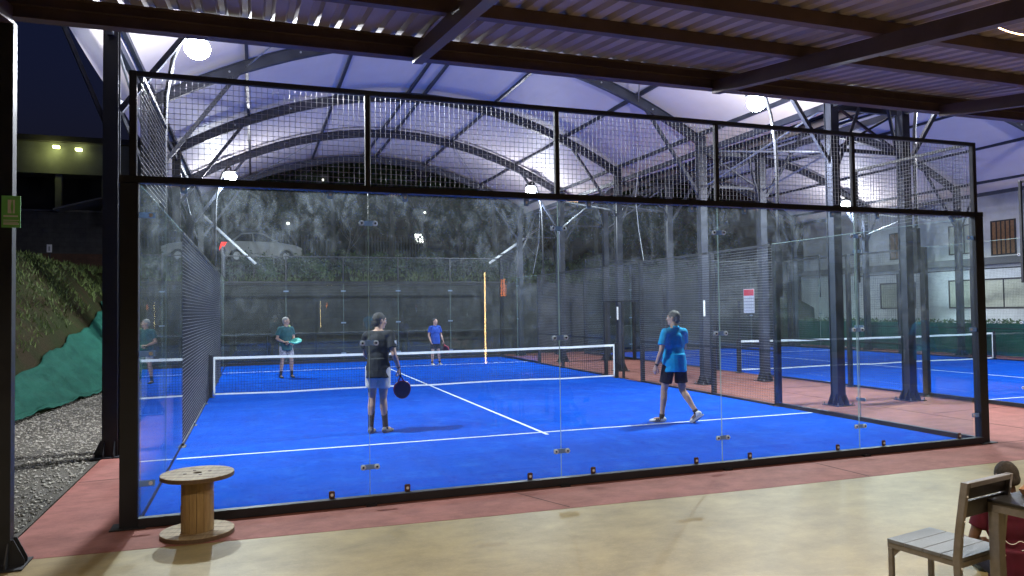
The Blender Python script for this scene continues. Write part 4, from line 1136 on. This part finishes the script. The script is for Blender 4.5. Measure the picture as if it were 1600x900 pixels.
def remesh(b, voxel, smooth_it, name, m, parent, cuts=(), wrinkle=0, wfreq=9, sharpf=.5):
    me = bpy.data.meshes.new('tmp'); me.from_pydata(b.v, [], b.f); me.update()
    bm = bmesh.new(); bm.from_mesh(me); bmesh.ops.recalc_face_normals(bm, faces=bm.faces); bm.to_mesh(me); bm.free()
    o = bpy.data.objects.new('tmp', me); COL.objects.link(o)
    md = o.modifiers.new('r', 'REMESH'); md.mode = 'VOXEL'; md.voxel_size = voxel
    if smooth_it:
        sm = o.modifiers.new('s', 'SMOOTH'); sm.iterations = smooth_it; sm.factor = sharpf
    dg = bpy.context.evaluated_depsgraph_get(); dg.update()
    me2 = bpy.data.meshes.new_from_object(o.evaluated_get(dg))
    bpy.data.objects.remove(o); bpy.data.meshes.remove(me)
    bm = bmesh.new(); bm.from_mesh(me2)
    if wrinkle:
        bm.normal_update()
        for v in bm.verts:
            p = v.co
            f = noise.noise(V(p.x*wfreq+p.z*3, p.y*wfreq, p.z*wfreq*.45))+.5*noise.noise(V(p.x*wfreq*2.3, p.y*wfreq*2.3-p.z*5, p.z*wfreq*1.1))
            v.co = p+v.normal*wrinkle*f
    for co, no in cuts:
        g = bmesh.ops.bisect_plane(bm, geom=list(bm.verts)+list(bm.edges)+list(bm.faces), plane_co=co, plane_no=no, clear_outer=True)
        ed = [e for e in g['geom_cut'] if isinstance(e, bmesh.types.BMEdge)]
        try: bmesh.ops.holes_fill(bm, edges=ed, sides=0)
        except Exception: pass
    for f in bm.faces: f.smooth = True
    bm.to_mesh(me2); bm.free(); me2.name = name
    me2.materials.clear(); me2.materials.append(M[m] if isinstance(m, str) else m)
    q = bpy.data.objects.new(name, me2); COL.objects.link(q); q.parent = parent
    return q
def hand(b, wrist, d, palm_n, side, curl=.35, s=1.0):
    """wrist point, finger direction d, palm normal, side=+1 thumb along cross"""
    d = Vector(d).normalized(); n = Vector(palm_n); n = (n-d*n.dot(d)).normalized(); r = d.cross(n).normalized()*side
    wrist = Vector(wrist)
    for k, off in enumerate((-.028, -.009, .010, .028)):
        a = wrist+d*.008*s+r*off*.5*s; c = wrist+d*.088*s+r*off*s
        capsule(b, a, .015*s, c, .0115*s, 8)
        L = (.066, .078, .074, .058)[k]*s if side > 0 else (.066, .078, .074, .058)[k]*s
        p = c; dd = d.copy()
        for j, fr in enumerate((.45, .32, .23)):
            ang = curl*(1+.6*j); ax = r
            dd = (Matrix.Rotation(-ang*side, 3, ax) @ dd) if False else (dd*math.cos(ang)+n*math.sin(ang)).normalized()
            q = p+dd*L*fr; capsule(b, p, .0095*s*(1-.08*j), q, .0088*s*(1-.1*j), 8); p = q
    a = wrist+d*.02*s-r*.018*s; c = a+(d*.5-r*.75+n*.25).normalized()*.045*s; e = c+(d*.85-r*.25+n*.4).normalized()*.035*s; f = e+(d*.9+n*.45).normalized()*.025*s
    capsule(b, a, .014*s, c, .0115*s, 8); capsule(b, c, .0115*s, e, .010*s, 8); capsule(b, e, .010*s, f, .009*s, 8)
def person(loc, rz, H, J, label, look, cols, skin='skin', fat=1.0, hands=None, sock=.0, hair_len=0, collar=False, shorts_len=.93, bald=0.0, group=None, sh_hem=.86, feet=None):
    """local frame: forward +y, right +x. J: joints dict."""
    t = empty('person', loc, rz, label, 'person', group); s = H/1.78; t.scale = (s, s, s)
    P = {k: Vector(v) for k, v in J.items()}
    hip_l, hip_r = P['hl'], P['hr']; ch = P['chest']; nk = P['neck']; pel = (hip_l+hip_r)/2; wst = pel.lerp(ch, .45)
    up = (nk-pel).normalized(); acr = (P['sr']-P['sl']).normalized(); fw = up.cross(acr).normalized()
    TR = Matrix((acr, fw, up)).transposed()
    hq = Euler((look[1], 0, look[0]), 'XYZ').to_matrix()
    hc = P['head']
    b = MB()
    def torso(b, g):
        b.ell(pel+up*.03, (.165*fat+g, .125*fat+g, .14+g), 22, 14, TR)
        b.ell(wst+fw*.01*(fat-1)*10, (.150*fat+g, .115*fat*fat+g, .20+g), 22, 14, TR)
        b.ell(ch, (.178*(.5+.5*fat)+g, .122*(.5+.5*fat)+g, .20+g), 22, 14, TR)
        b.ell(ch+up*.07-fw*.02, (.165+g, .10+g, .12+g), 20, 12, TR)
        capsule(b, P['sl']*.9+nk*.1, .062+g, P['sr']*.9+nk*.1, .062+g)
        capsule(b, P['sl'].lerp(nk, .15)-up*.0, .055+g, nk+up*.015, .05+g*.5); capsule(b, P['sr'].lerp(nk, .15), .055+g, nk+up*.015, .05+g*.5)
    torso(b, -.006)
    capsule(b, nk-up*.03, .062, hc-V(0,0,.05)-fw*.01, .055)
    def hp(v): return hc+hq @ Vector(v)
    b.ell(hp((0, -.012, .025)), (.078, .097, .098), 20, 14, hq)
    b.ell(hp((0, .022, -.045)), (.060, .068, .075), 18, 12, hq)
    b.ell(hp((0, .070, -.088)), (.028, .022, .022), 10, 8, hq)       # chin
    capsule(b, hp((0, .080, .018)), .010, hp((0, .108, -.022)), .014, 8) # nose
    capsule(b, hp((-.04, .077, .034)), .012, hp((.04, .077, .034)), .012, 8)
    capsule(b, hp((-.022, .083, -.052)), .009, hp((.022, .083, -.052)), .009, 8)
    for q in (-1, 1):
        b.ell(hp((q*.080, -.005, -.008)), (.012, .022, .034), 10, 8, hq)
        b.ell(hp((q*.036, .068, -.02)), (.026, .022, .024), 10, 8, hq)
    for q, A in ((-1, 'l'), (1, 'r')):
        S, E, Wr = P['s'+A], P['e'+A], P['w'+A]
        capsule(b, S, .052, S.lerp(E, .45), .046); capsule(b, S.lerp(E, .45), .046, E, .038)
        capsule(b, E, .038, E.lerp(Wr, .3), .040); capsule(b, E.lerp(Wr, .3), .040, Wr, .026)
        hd = (hands or {}).get(A, {})
        d = Vector(hd.get('d', (Wr-E).normalized())); n = Vector(hd.get('n', (-q, 0.1, 0)))
        hand(b, Wr, d, n, -q if hd.get('flip') else q, hd.get('curl', .3), 1.02)
        Hh, K, An = P['h'+A], P['k'+A], P['a'+A]
        capsule(b, Hh, .088*(.6+.4*fat), Hh.lerp(K, .5), .074); capsule(b, Hh.lerp(K, .5), .074, K, .053)
        bk = (K-Hh).normalized(); cb_ = K.lerp(An, .30)-fw*.012
        capsule(b, K, .052, cb_, .056); capsule(b, cb_, .056, K.lerp(An, .68), .041); capsule(b, K.lerp(An, .68), .041, An, .035)
        fd = Vector((feet or {}).get(A, (0, 1, 0))).normalized()
        capsule(b, An-V(0,0,.03)-fd*.02, .035, An+fd*.11-V(0,0,.045)+V(0,0,fd.z*.02), .028)
    body = remesh(b, .0075, 3, 'body', skin, t)
    for q in (-1, 1):
        e = MB(); e.ell(hp((q*.033, .083, .006)), (.013, .010, .0085), 12, 8, hq); e.build('eye', 'white_emb', t, smooth=True)
        e = MB(); e.ell(hp((q*.033, .091, .006)), (.0058, .0035, .0058), 10, 8, hq); e.build('pupil', 'eye', t, smooth=True)
    e = MB(); capsule(e, hp((-.02, .093, -.052)), .0045, hp((.02, .093, -.052)), .0045, 8); e.build('mouth', 'lip', t, smooth=True)
    # hair
    b = MB(); b.ell(hp((0, -.016, .030)), (.081, .099, .097), 22, 16, hq); b.ell(hp((0, -.050, -.02)), (.072, .056, .07), 18, 12, hq)
    fwd = hq @ V(0, .80, -.42-bald); 
    remesh(b, .007, 2, 'hair', cols['hair'], t, [(hp((0, .045-bald*.10, .02)), (hq @ V(0, 1, -.75)).normalized()), (hp((0, 0, -.055)), (hq @ V(0, .3, -1)).normalized())], .004, 40)
    # shirt
    b = MB(); torso(b, .014)
    b.ell(pel+up*.02, (.175*fat+.012, .135*fat+.014, .16), 22, 12, TR)
    frustum(b, pel-up*.13, .165*fat+.01, wst, .150*fat+.01)
    for A in 'lr':
        S, E = P['s'+A], P['e'+A]; capsule(b, S, .066, S.lerp(E, .3), .066); frustum(b, S, .066, S.lerp(E, .66), .070)
    hem = pel-up*(.98-sh_hem)
    remesh(b, .009, 4, 'shirt', cols['shirt'], t, [(hem, -up), (nk+up*.038, (up+fw*-.25).normalized())], .010, 8)
    if collar:
        c = MB()
        for k in range(17):
            a = math.pi*(-.28)+math.pi*1.56*k/16-math.pi*.0
            p0 = nk+up*.02+TR @ V(math.cos(a-math.pi*.5+math.pi*.0)*.066, -math.sin(a-math.pi*.5)*-.062, 0)
            c.v += [p0, p0+up*.045, p0+up*.045+(p0-nk).normalized()*.012, p0+(p0-nk).normalized()*.022-up*.005]
        for k in range(16):
            a = k*4; c.f += [(a, a+4, a+5, a+1), (a+1, a+5, a+6, a+2), (a+2, a+6, a+7, a+3), (a+3, a+7, a+4, a)]
        c.build('collar', cols['shirt'], t, smooth=True)
    # shorts
    b = MB(); b.ell(pel, (.178*fat, .135*fat, .15), 22, 14, TR)
    for A in 'lr':
        Hh, K = P['h'+A], P['k'+A]
        capsule(b, Hh, .102*(.6+.4*fat), Hh.lerp(K, .3), .098); frustum(b, Hh, .100*(.6+.4*fat), Hh.lerp(K, shorts_len), .098)
    remesh(b, .009, 3, 'shorts', cols['shorts'], t, [(pel+up*.11, up)], .009, 9)
    for A in 'lr':
        K, An = P['k'+A], P['a'+A]; fd = Vector((feet or {}).get(A, (0, 1, 0))).normalized(); sd = fd.cross(V(0,0,1)).normalized(); un = sd.cross(fd).normalized()
        if sock:
            b = MB(); a0 = K.lerp(An, 1-sock); cb_ = K.lerp(An, .30)-fw*.012
            b.tube([a0, a0.lerp(An, .4), a0.lerp(An, .8), An-V(0,0,.03)], [.052 if sock > .45 else .046, .044, .041, .042], 16); b.build('sock', cols['sock'], t, smooth=True)
        RM = Matrix((sd, fd, un)).transposed()
        b = MB(); c = An-un*.045
        b.ell(c-fd*.02, (.040, .055, .046), 16, 10, RM); capsule(b, c-fd*.015-un*.005, .037, c+fd*.10-un*.018, .036); b.ell(c+fd*.13-un*.02, (.046, .075, .030), 16, 10, RM); capsule(b, c+un*.02, .040, c+un*.045, .041)
        sh = remesh(b, .008, 2, 'shoe', cols['shoe'], t, [(c-un*.042, -un)])
        b = MB(); vs = []
        for k in range(24):
            a = 2*math.pi*k/24; yy = math.sin(a); wdt = (.043+.008*(yy > 0))*math.cos(a)
            vs.append(c+fd*(.055+.145*yy)+sd*wdt-un*.042)
        b.v = vs+[v+un*(-.020) for v in vs]; b.f = [tuple(range(24)), tuple(range(47, 23, -1))]+[(i, (i+1)%24, (i+1)%24+24, i+24) for i in range(24)]
        b.build('sole', 'sole', sh, smooth=False)
        if cols.get('stripes'):
            for k in range(3):
                for q in (-1, 1):
                    e = MB(); y_ = .03+.028*k; e.bar(c+fd*(y_+.012)+sd*q*.0415-un*.025, c+fd*(y_-.012)+sd*q*.036+un*.018, .012, .006, up=sd); e.build('shoe_stripe', 'rubber', sh)
    return t, P
def racket(loc, grip, d, nrm, face_m, rim_m, label, s=1.0):
    """grip: point in world coordinates, d: direction handle->head, nrm: face normal"""
    d = Vector(d).normalized(); nrm = Vector(nrm); nrm = (nrm-d*nrm.dot(d)).normalized(); r = d.cross(nrm)
    t = empty('padel_racket', loc, 0, label, 'racket'); t.matrix_world = Matrix.Translation(Vector(loc)) @ Matrix((r, nrm, d)).transposed().to_4x4()
    MB().tube([(0,0,-.09), (0,0,.06)], [.017, .0165], 12).build('grip', 'rubber', t, smooth=True)
    for q in (-1, 1): MB().bar((q*.008, 0, .06), (q*.055, 0, .16), .016, .03, up=(0,1,0)).build('throat', rim_m, t)
    pts = []
    for k in range(40):
        a = 2*math.pi*k/40; pts.append((.128*math.sin(a)*(1-.10*math.cos(a+math.pi)), .265+.135*math.cos(a+math.pi)*-1*-1))
    b = MB(); b.prism(pts, 'y', -.017, .017); b.build('face', face_m, t)
    b = MB(); q3 = [(x*1.0, 0, z) for x, z in pts]; n = 40
    for i, (x, y, z) in enumerate(q3):
        c = Vector((0, 0, .265)); o_ = (Vector((x, 0, z))-c).normalized()
        for a in range(6): an = 2*math.pi*a/6; b.v.append(Vector((x, 0, z))+o_*math.cos(an)*.009+V(0,1,0)*math.sin(an)*.021)
    for i in range(n):
        for a in range(6): b.f.append((i*6+a, i*6+(a+1)%6, ((i+1)%n)*6+(a+1)%6, ((i+1)%n)*6+a))
    b.build('rim', rim_m, t, smooth=True)
    return t
def perf(name, c):
    mt, nt, b = new_mat(name)
    b.inputs['Base Color'].default_value = (*c, 1); b.inputs['Roughness'].default_value = .4
    tc = nt.nodes.new('ShaderNodeTexCoord'); sp = nt.nodes.new('ShaderNodeSeparateXYZ'); nt.links.new(tc.outputs['Object'], sp.inputs[0])
    def mod(o):
        m1 = nt.nodes.new('ShaderNodeMath'); m1.operation = 'PINGPONG'; m1.inputs[1].default_value = .0115; nt.links.new(o, m1.inputs[0])
        p = nt.nodes.new('ShaderNodeMath'); p.operation = 'POWER'; p.inputs[1].default_value = 2; nt.links.new(m1.outputs[0], p.inputs[0]); return p.outputs[0]
    a = nt.nodes.new('ShaderNodeMath'); nt.links.new(mod(sp.outputs[0]), a.inputs[0]); nt.links.new(mod(sp.outputs[2]), a.inputs[1])
    l = nt.nodes.new('ShaderNodeMath'); l.operation = 'LESS_THAN'; l.inputs[1].default_value = .0048**2; nt.links.new(a.outputs[0], l.inputs[0])
    # holes only inside a disc
    cx = nt.nodes.new('ShaderNodeVectorMath'); cx.operation = 'DISTANCE'; cx.inputs[1].default_value = (0, 0, .265); nt.links.new(tc.outputs['Object'], cx.inputs[0])
    l2 = nt.nodes.new('ShaderNodeMath'); l2.operation = 'LESS_THAN'; l2.inputs[1].default_value = .088; nt.links.new(cx.outputs['Value'], l2.inputs[0])
    mu = nt.nodes.new('ShaderNodeMath'); mu.operation = 'MULTIPLY'; nt.links.new(l.outputs[0], mu.inputs[0]); nt.links.new(l2.outputs[0], mu.inputs[1])
    al = nt.nodes.new('ShaderNodeMath'); al.operation = 'SUBTRACT'; al.inputs[0].default_value = 1; nt.links.new(mu.outputs[0], al.inputs[1])
    nt.links.new(al.outputs[0], b.inputs['Alpha']); return mt
M['rk_dark'] = perf('dark_racket_face', (.05, .02, .04)); M['rk_teal'] = perf('teal_racket_face', (.06, .50, .42))
M['rim_red'] = mat('crimson_rim', (.30, .015, .05), .3, 0, 0); M['rim_teal'] = mat('teal_rim', (.05, .5, .42), .35, 0, 0)
STD = dict(hl=(-.09, 0, .93), hr=(.09, 0, .93), chest=(0, .005, 1.26), neck=(0, -.01, 1.46), head=(0, .01, 1.645), sl=(-.185, -.01, 1.415), sr=(.185, -.01, 1.415),
           el=(-.235, -.03, 1.13), er=(.235, -.03, 1.13), wl=(-.225, .05, .88), wr=(.225, .05, .88), kl=(-.10, .02, .50), kr=(.10, .02, .50), al=(-.10, -.02, .085), ar=(.10, -.02, .085))
def pose(**k): d = dict(STD); d.update(k); return d
def world(t, p): return t.matrix_basis @ Vector(p) if False else (Matrix.Translation(t.location) @ t.rotation_euler.to_matrix().to_4x4() @ Matrix.Scale(t.scale[0], 4)) @ Vector(p)
def wdir(t, d): return t.rotation_euler.to_matrix() @ Vector(d)

# man in black, seen from behind, racket hanging from the right hand
p1, P = person((2.72, 4.03, .006), R(-28), 1.84,
    pose(chest=(-.01, .03, 1.26), neck=(-.01, .035, 1.46), head=(.0, .085, 1.635), sl=(-.19, .025, 1.41), sr=(.175, .03, 1.43), kl=(-.11, .05, .50), al=(-.10, -.05, .085), kr=(.06, .05, .50), ar=(.10, .02, .085), er=(.25, -.01, 1.14), wr=(.27, .14, .93), el=(-.22, .09, 1.14), wl=(-.13, .24, 1.0)),
    'man in a charcoal shirt and pale shorts seen from behind, holding a red-rimmed racket', (R(-42), R(-4)),
    dict(hair='hair_dark', shirt='c_black', shorts='c_grey', sock='c_socks', shoe='shoe_grey'), sock=.55, shorts_len=.62,
    hands={'r': dict(d=(.08, .35, -.9), n=(-1, .1, 0), curl=.75)}, feet={'r': (.25, 1, 0), 'l': (-.1, 1, 0)}, sh_hem=.84)
g_ = world(p1, P['wr']+V(.008, .035, -.075))
racket(g_, None, wdir(p1, (.06, .22, -1)), wdir(p1, (.55, -1, -.1)), 'rk_dark', 'rim_red', 'dark perforated racket with a crimson rim, hanging from the man in charcoal')
e = MB()
for k in range(3): e.box(-.006+.012*k-.012, -.006+.012*k-.005, -.002, .002, -.04, .04)
st_ = e.build('sleeve_stripes', 'white_emb', p1); st_.location = P['sr'].lerp(P['er'], .42)+V(.070, -.018, 0); st_.rotation_euler = (0, R(-10), R(62))
w_ = MB(); w_.tube([P['wr'].lerp(P['er'], .08), P['wr'].lerp(P['er'], .14)], [.031, .032], 14); w_.build('wristband', 'rubber', p1)

# man in turquoise polo, walking away to the left
p2, P = person((7.33, 3.12, .006), R(4), 1.80,
    pose(hl=(-.088, .02, .93), hr=(.088, -.02, .93), chest=(0, .02, 1.26), kl=(-.14, .10, .50), al=(-.19, .10, .085), kr=(.12, -.02, .50), ar=(.22, -.24, .17), el=(-.27, -.03, 1.13), wl=(-.30, .07, .90), er=(.24, .08, 1.16), wr=(.14, .26, 1.05)),
    'man in a turquoise polo and navy shorts walking away with his right heel lifted', (R(38), R(0)),
    dict(hair='hair_salt', shirt='c_blue', shorts='c_navy', sock='c_socks', shoe='shoe_white', stripes=True), sock=.10, shorts_len=.72, fat=1.10, collar=True,
    hands={'l': dict(curl=.35)}, feet={'l': (-.75, .55, 0), 'r': (-.25, .75, -.60)}, sh_hem=.83)
w_ = MB(); w_.tube([P['wl'].lerp(P['el'], .05), P['wl'].lerp(P['el'], .14)], [.031, .032], 14); w_.build('watch', 'rubber', p2)

# man in teal shirt with teal racket
p3, P = person((1.78, 14.4, .006), R(-162), 1.72,
    pose(kl=(-.14, .06, .50), al=(-.17, .0, .085), kr=(.13, .05, .50), ar=(.15, -.03, .085), er=(.26, -.01, 1.14), wr=(.12, .24, 1.04), el=(-.22, .04, 1.15), wl=(-.10, .26, 1.02)),
    'grey-haired man in a dark teal shirt beyond the net, holding a teal racket before him', (R(48), R(0)),
    dict(hair='hair_grey', shirt='c_teal', shorts='c_pattern', sock='c_socks', shoe='shoe_dark'), sock=.3, shorts_len=.80, fat=1.08,
    hands={'r': dict(d=(-.5, .8, .0), n=(-.6, -.4, -.2), curl=.8), 'l': dict(d=(.4, .8, 0), n=(.5, -.3, -.4), curl=.6)}, sh_hem=.84)
racket(world(p3, P['wr']+V(-.03, .06, -.01)), None, wdir(p3, (-.80, .28, .14)), wdir(p3, (.15, .55, 1)), 'rk_teal', 'rim_teal', 'teal perforated racket held at the waist by the grey-haired man')

# man in royal blue at the far wall
p4, P = person((6.72, 17.15, .006), R(-170), 1.58,
    pose(kl=(-.13, .02, .50), al=(-.19, -.02, .085), kr=(.11, .02, .50), ar=(.13, .0, .085), el=(-.26, -.03, 1.13), wl=(-.29, .08, .90), er=(.25, -.02, 1.13), wr=(.23, .10, .92)),
    'man in a royal blue shirt and dark shorts standing by the far wall', (R(30), R(0)),
    dict(hair='hair_dark', shirt='c_royal', shorts='c_navy', sock='c_socks', shoe='shoe_white'), sock=.12, shorts_len=.75, fat=1.10, bald=.5,
    hands={'l': dict(curl=.7)}, sh_hem=.80)
racket(world(p4, P['wl']+V(-.01, .03, -.07)), None, wdir(p4, (-.3, .25, -1)), wdir(p4, (1, .35, 0)), 'rk_dark', 'rim_red', 'dark racket hanging from the hand of the man in royal blue')

# seated youngster in maroon behind the chair
p5, P = person((5.60, -3.70, -.0), R(-30), 1.42,
    dict(hl=(-.10, 0, .17), hr=(.10, 0, .17), chest=(0, .03, .50), neck=(0, .04, .70), head=(0, .075, .88), sl=(-.19, .03, .65), sr=(.19, .03, .65), el=(-.27, .05, .38), er=(.26, .08, .38), wl=(-.15, .26, .30), wr=(.14, .28, .32),
         kl=(-.25, .36, .27), kr=(.25, .36, .27), al=(-.07, .42, .07), ar=(.05, .50, .07)),
    'youngster in a maroon shirt seated low behind the chair and table, at the right edge', (R(10), R(-18)),
    dict(hair='hair_black', shirt='c_maroon', shorts='c_navy', sock='c_socks', shoe='shoe_dark'), skin='skin_dark', sock=.12, shorts_len=.85, sh_hem=.86,
    hands={'l': dict(curl=.6), 'r': dict(curl=.6)})
sw = MB()
cv = [(-.10, .10), (-.13, .06), (-.10, .0), (-.05, -.02), (.0, .02), (.03, .0), (.06, .03), (.11, .03), (.09, .0), (.05, -.05), (.01, -.06)]
cp = [V(a, 0, b_) for a, b_ in cv]
for _ in range(3): cp = [cp[0]]+[q for u_, v_ in zip(cp, cp[1:]) for q in (u_.lerp(v_, .25), u_.lerp(v_, .75))]+[cp[-1]]
sw.tube(cp, .0028, 6)
o = sw.build('shirt_drawing', 'white_emb', p5); o.location = (0, -.128, .40); 
tc_ = bpy.data.curves.new('letters', 'FONT'); tc_.body = 'nes'; tc_.size = .055; tc_.extrude = .002; tc_.align_x = 'CENTER'
to = bpy.data.objects.new('shirt_lettering', tc_); COL.objects.link(to); dg = bpy.context.evaluated_depsgraph_get(); dg.update()
me = bpy.data.meshes.new_from_object(to.evaluated_get(dg)); bpy.data.objects.remove(to); me.materials.append(M['white_emb'])
to = bpy.data.objects.new('shirt_lettering', me); COL.objects.link(to); to.parent = p5; to.location = (.05, -.137, .27); to.rotation_euler = (R(90), 0, 0)
o = MB().box(-.07, .07, -.004, .004, -.04, .04).build('phone', 'rubber', None, bevel=.002)
o.location = (5.90, -3.42, .40); o.rotation_euler = (R(-30), 0, R(-30)); tag(o, 'phone with a lit blue screen held by the youngster in maroon', 'phone')
MB().box(-.064, .064, -.0052, -.0042, -.035, .035).build('screen', 'phone', o)
bpy.context.view_layer.update()
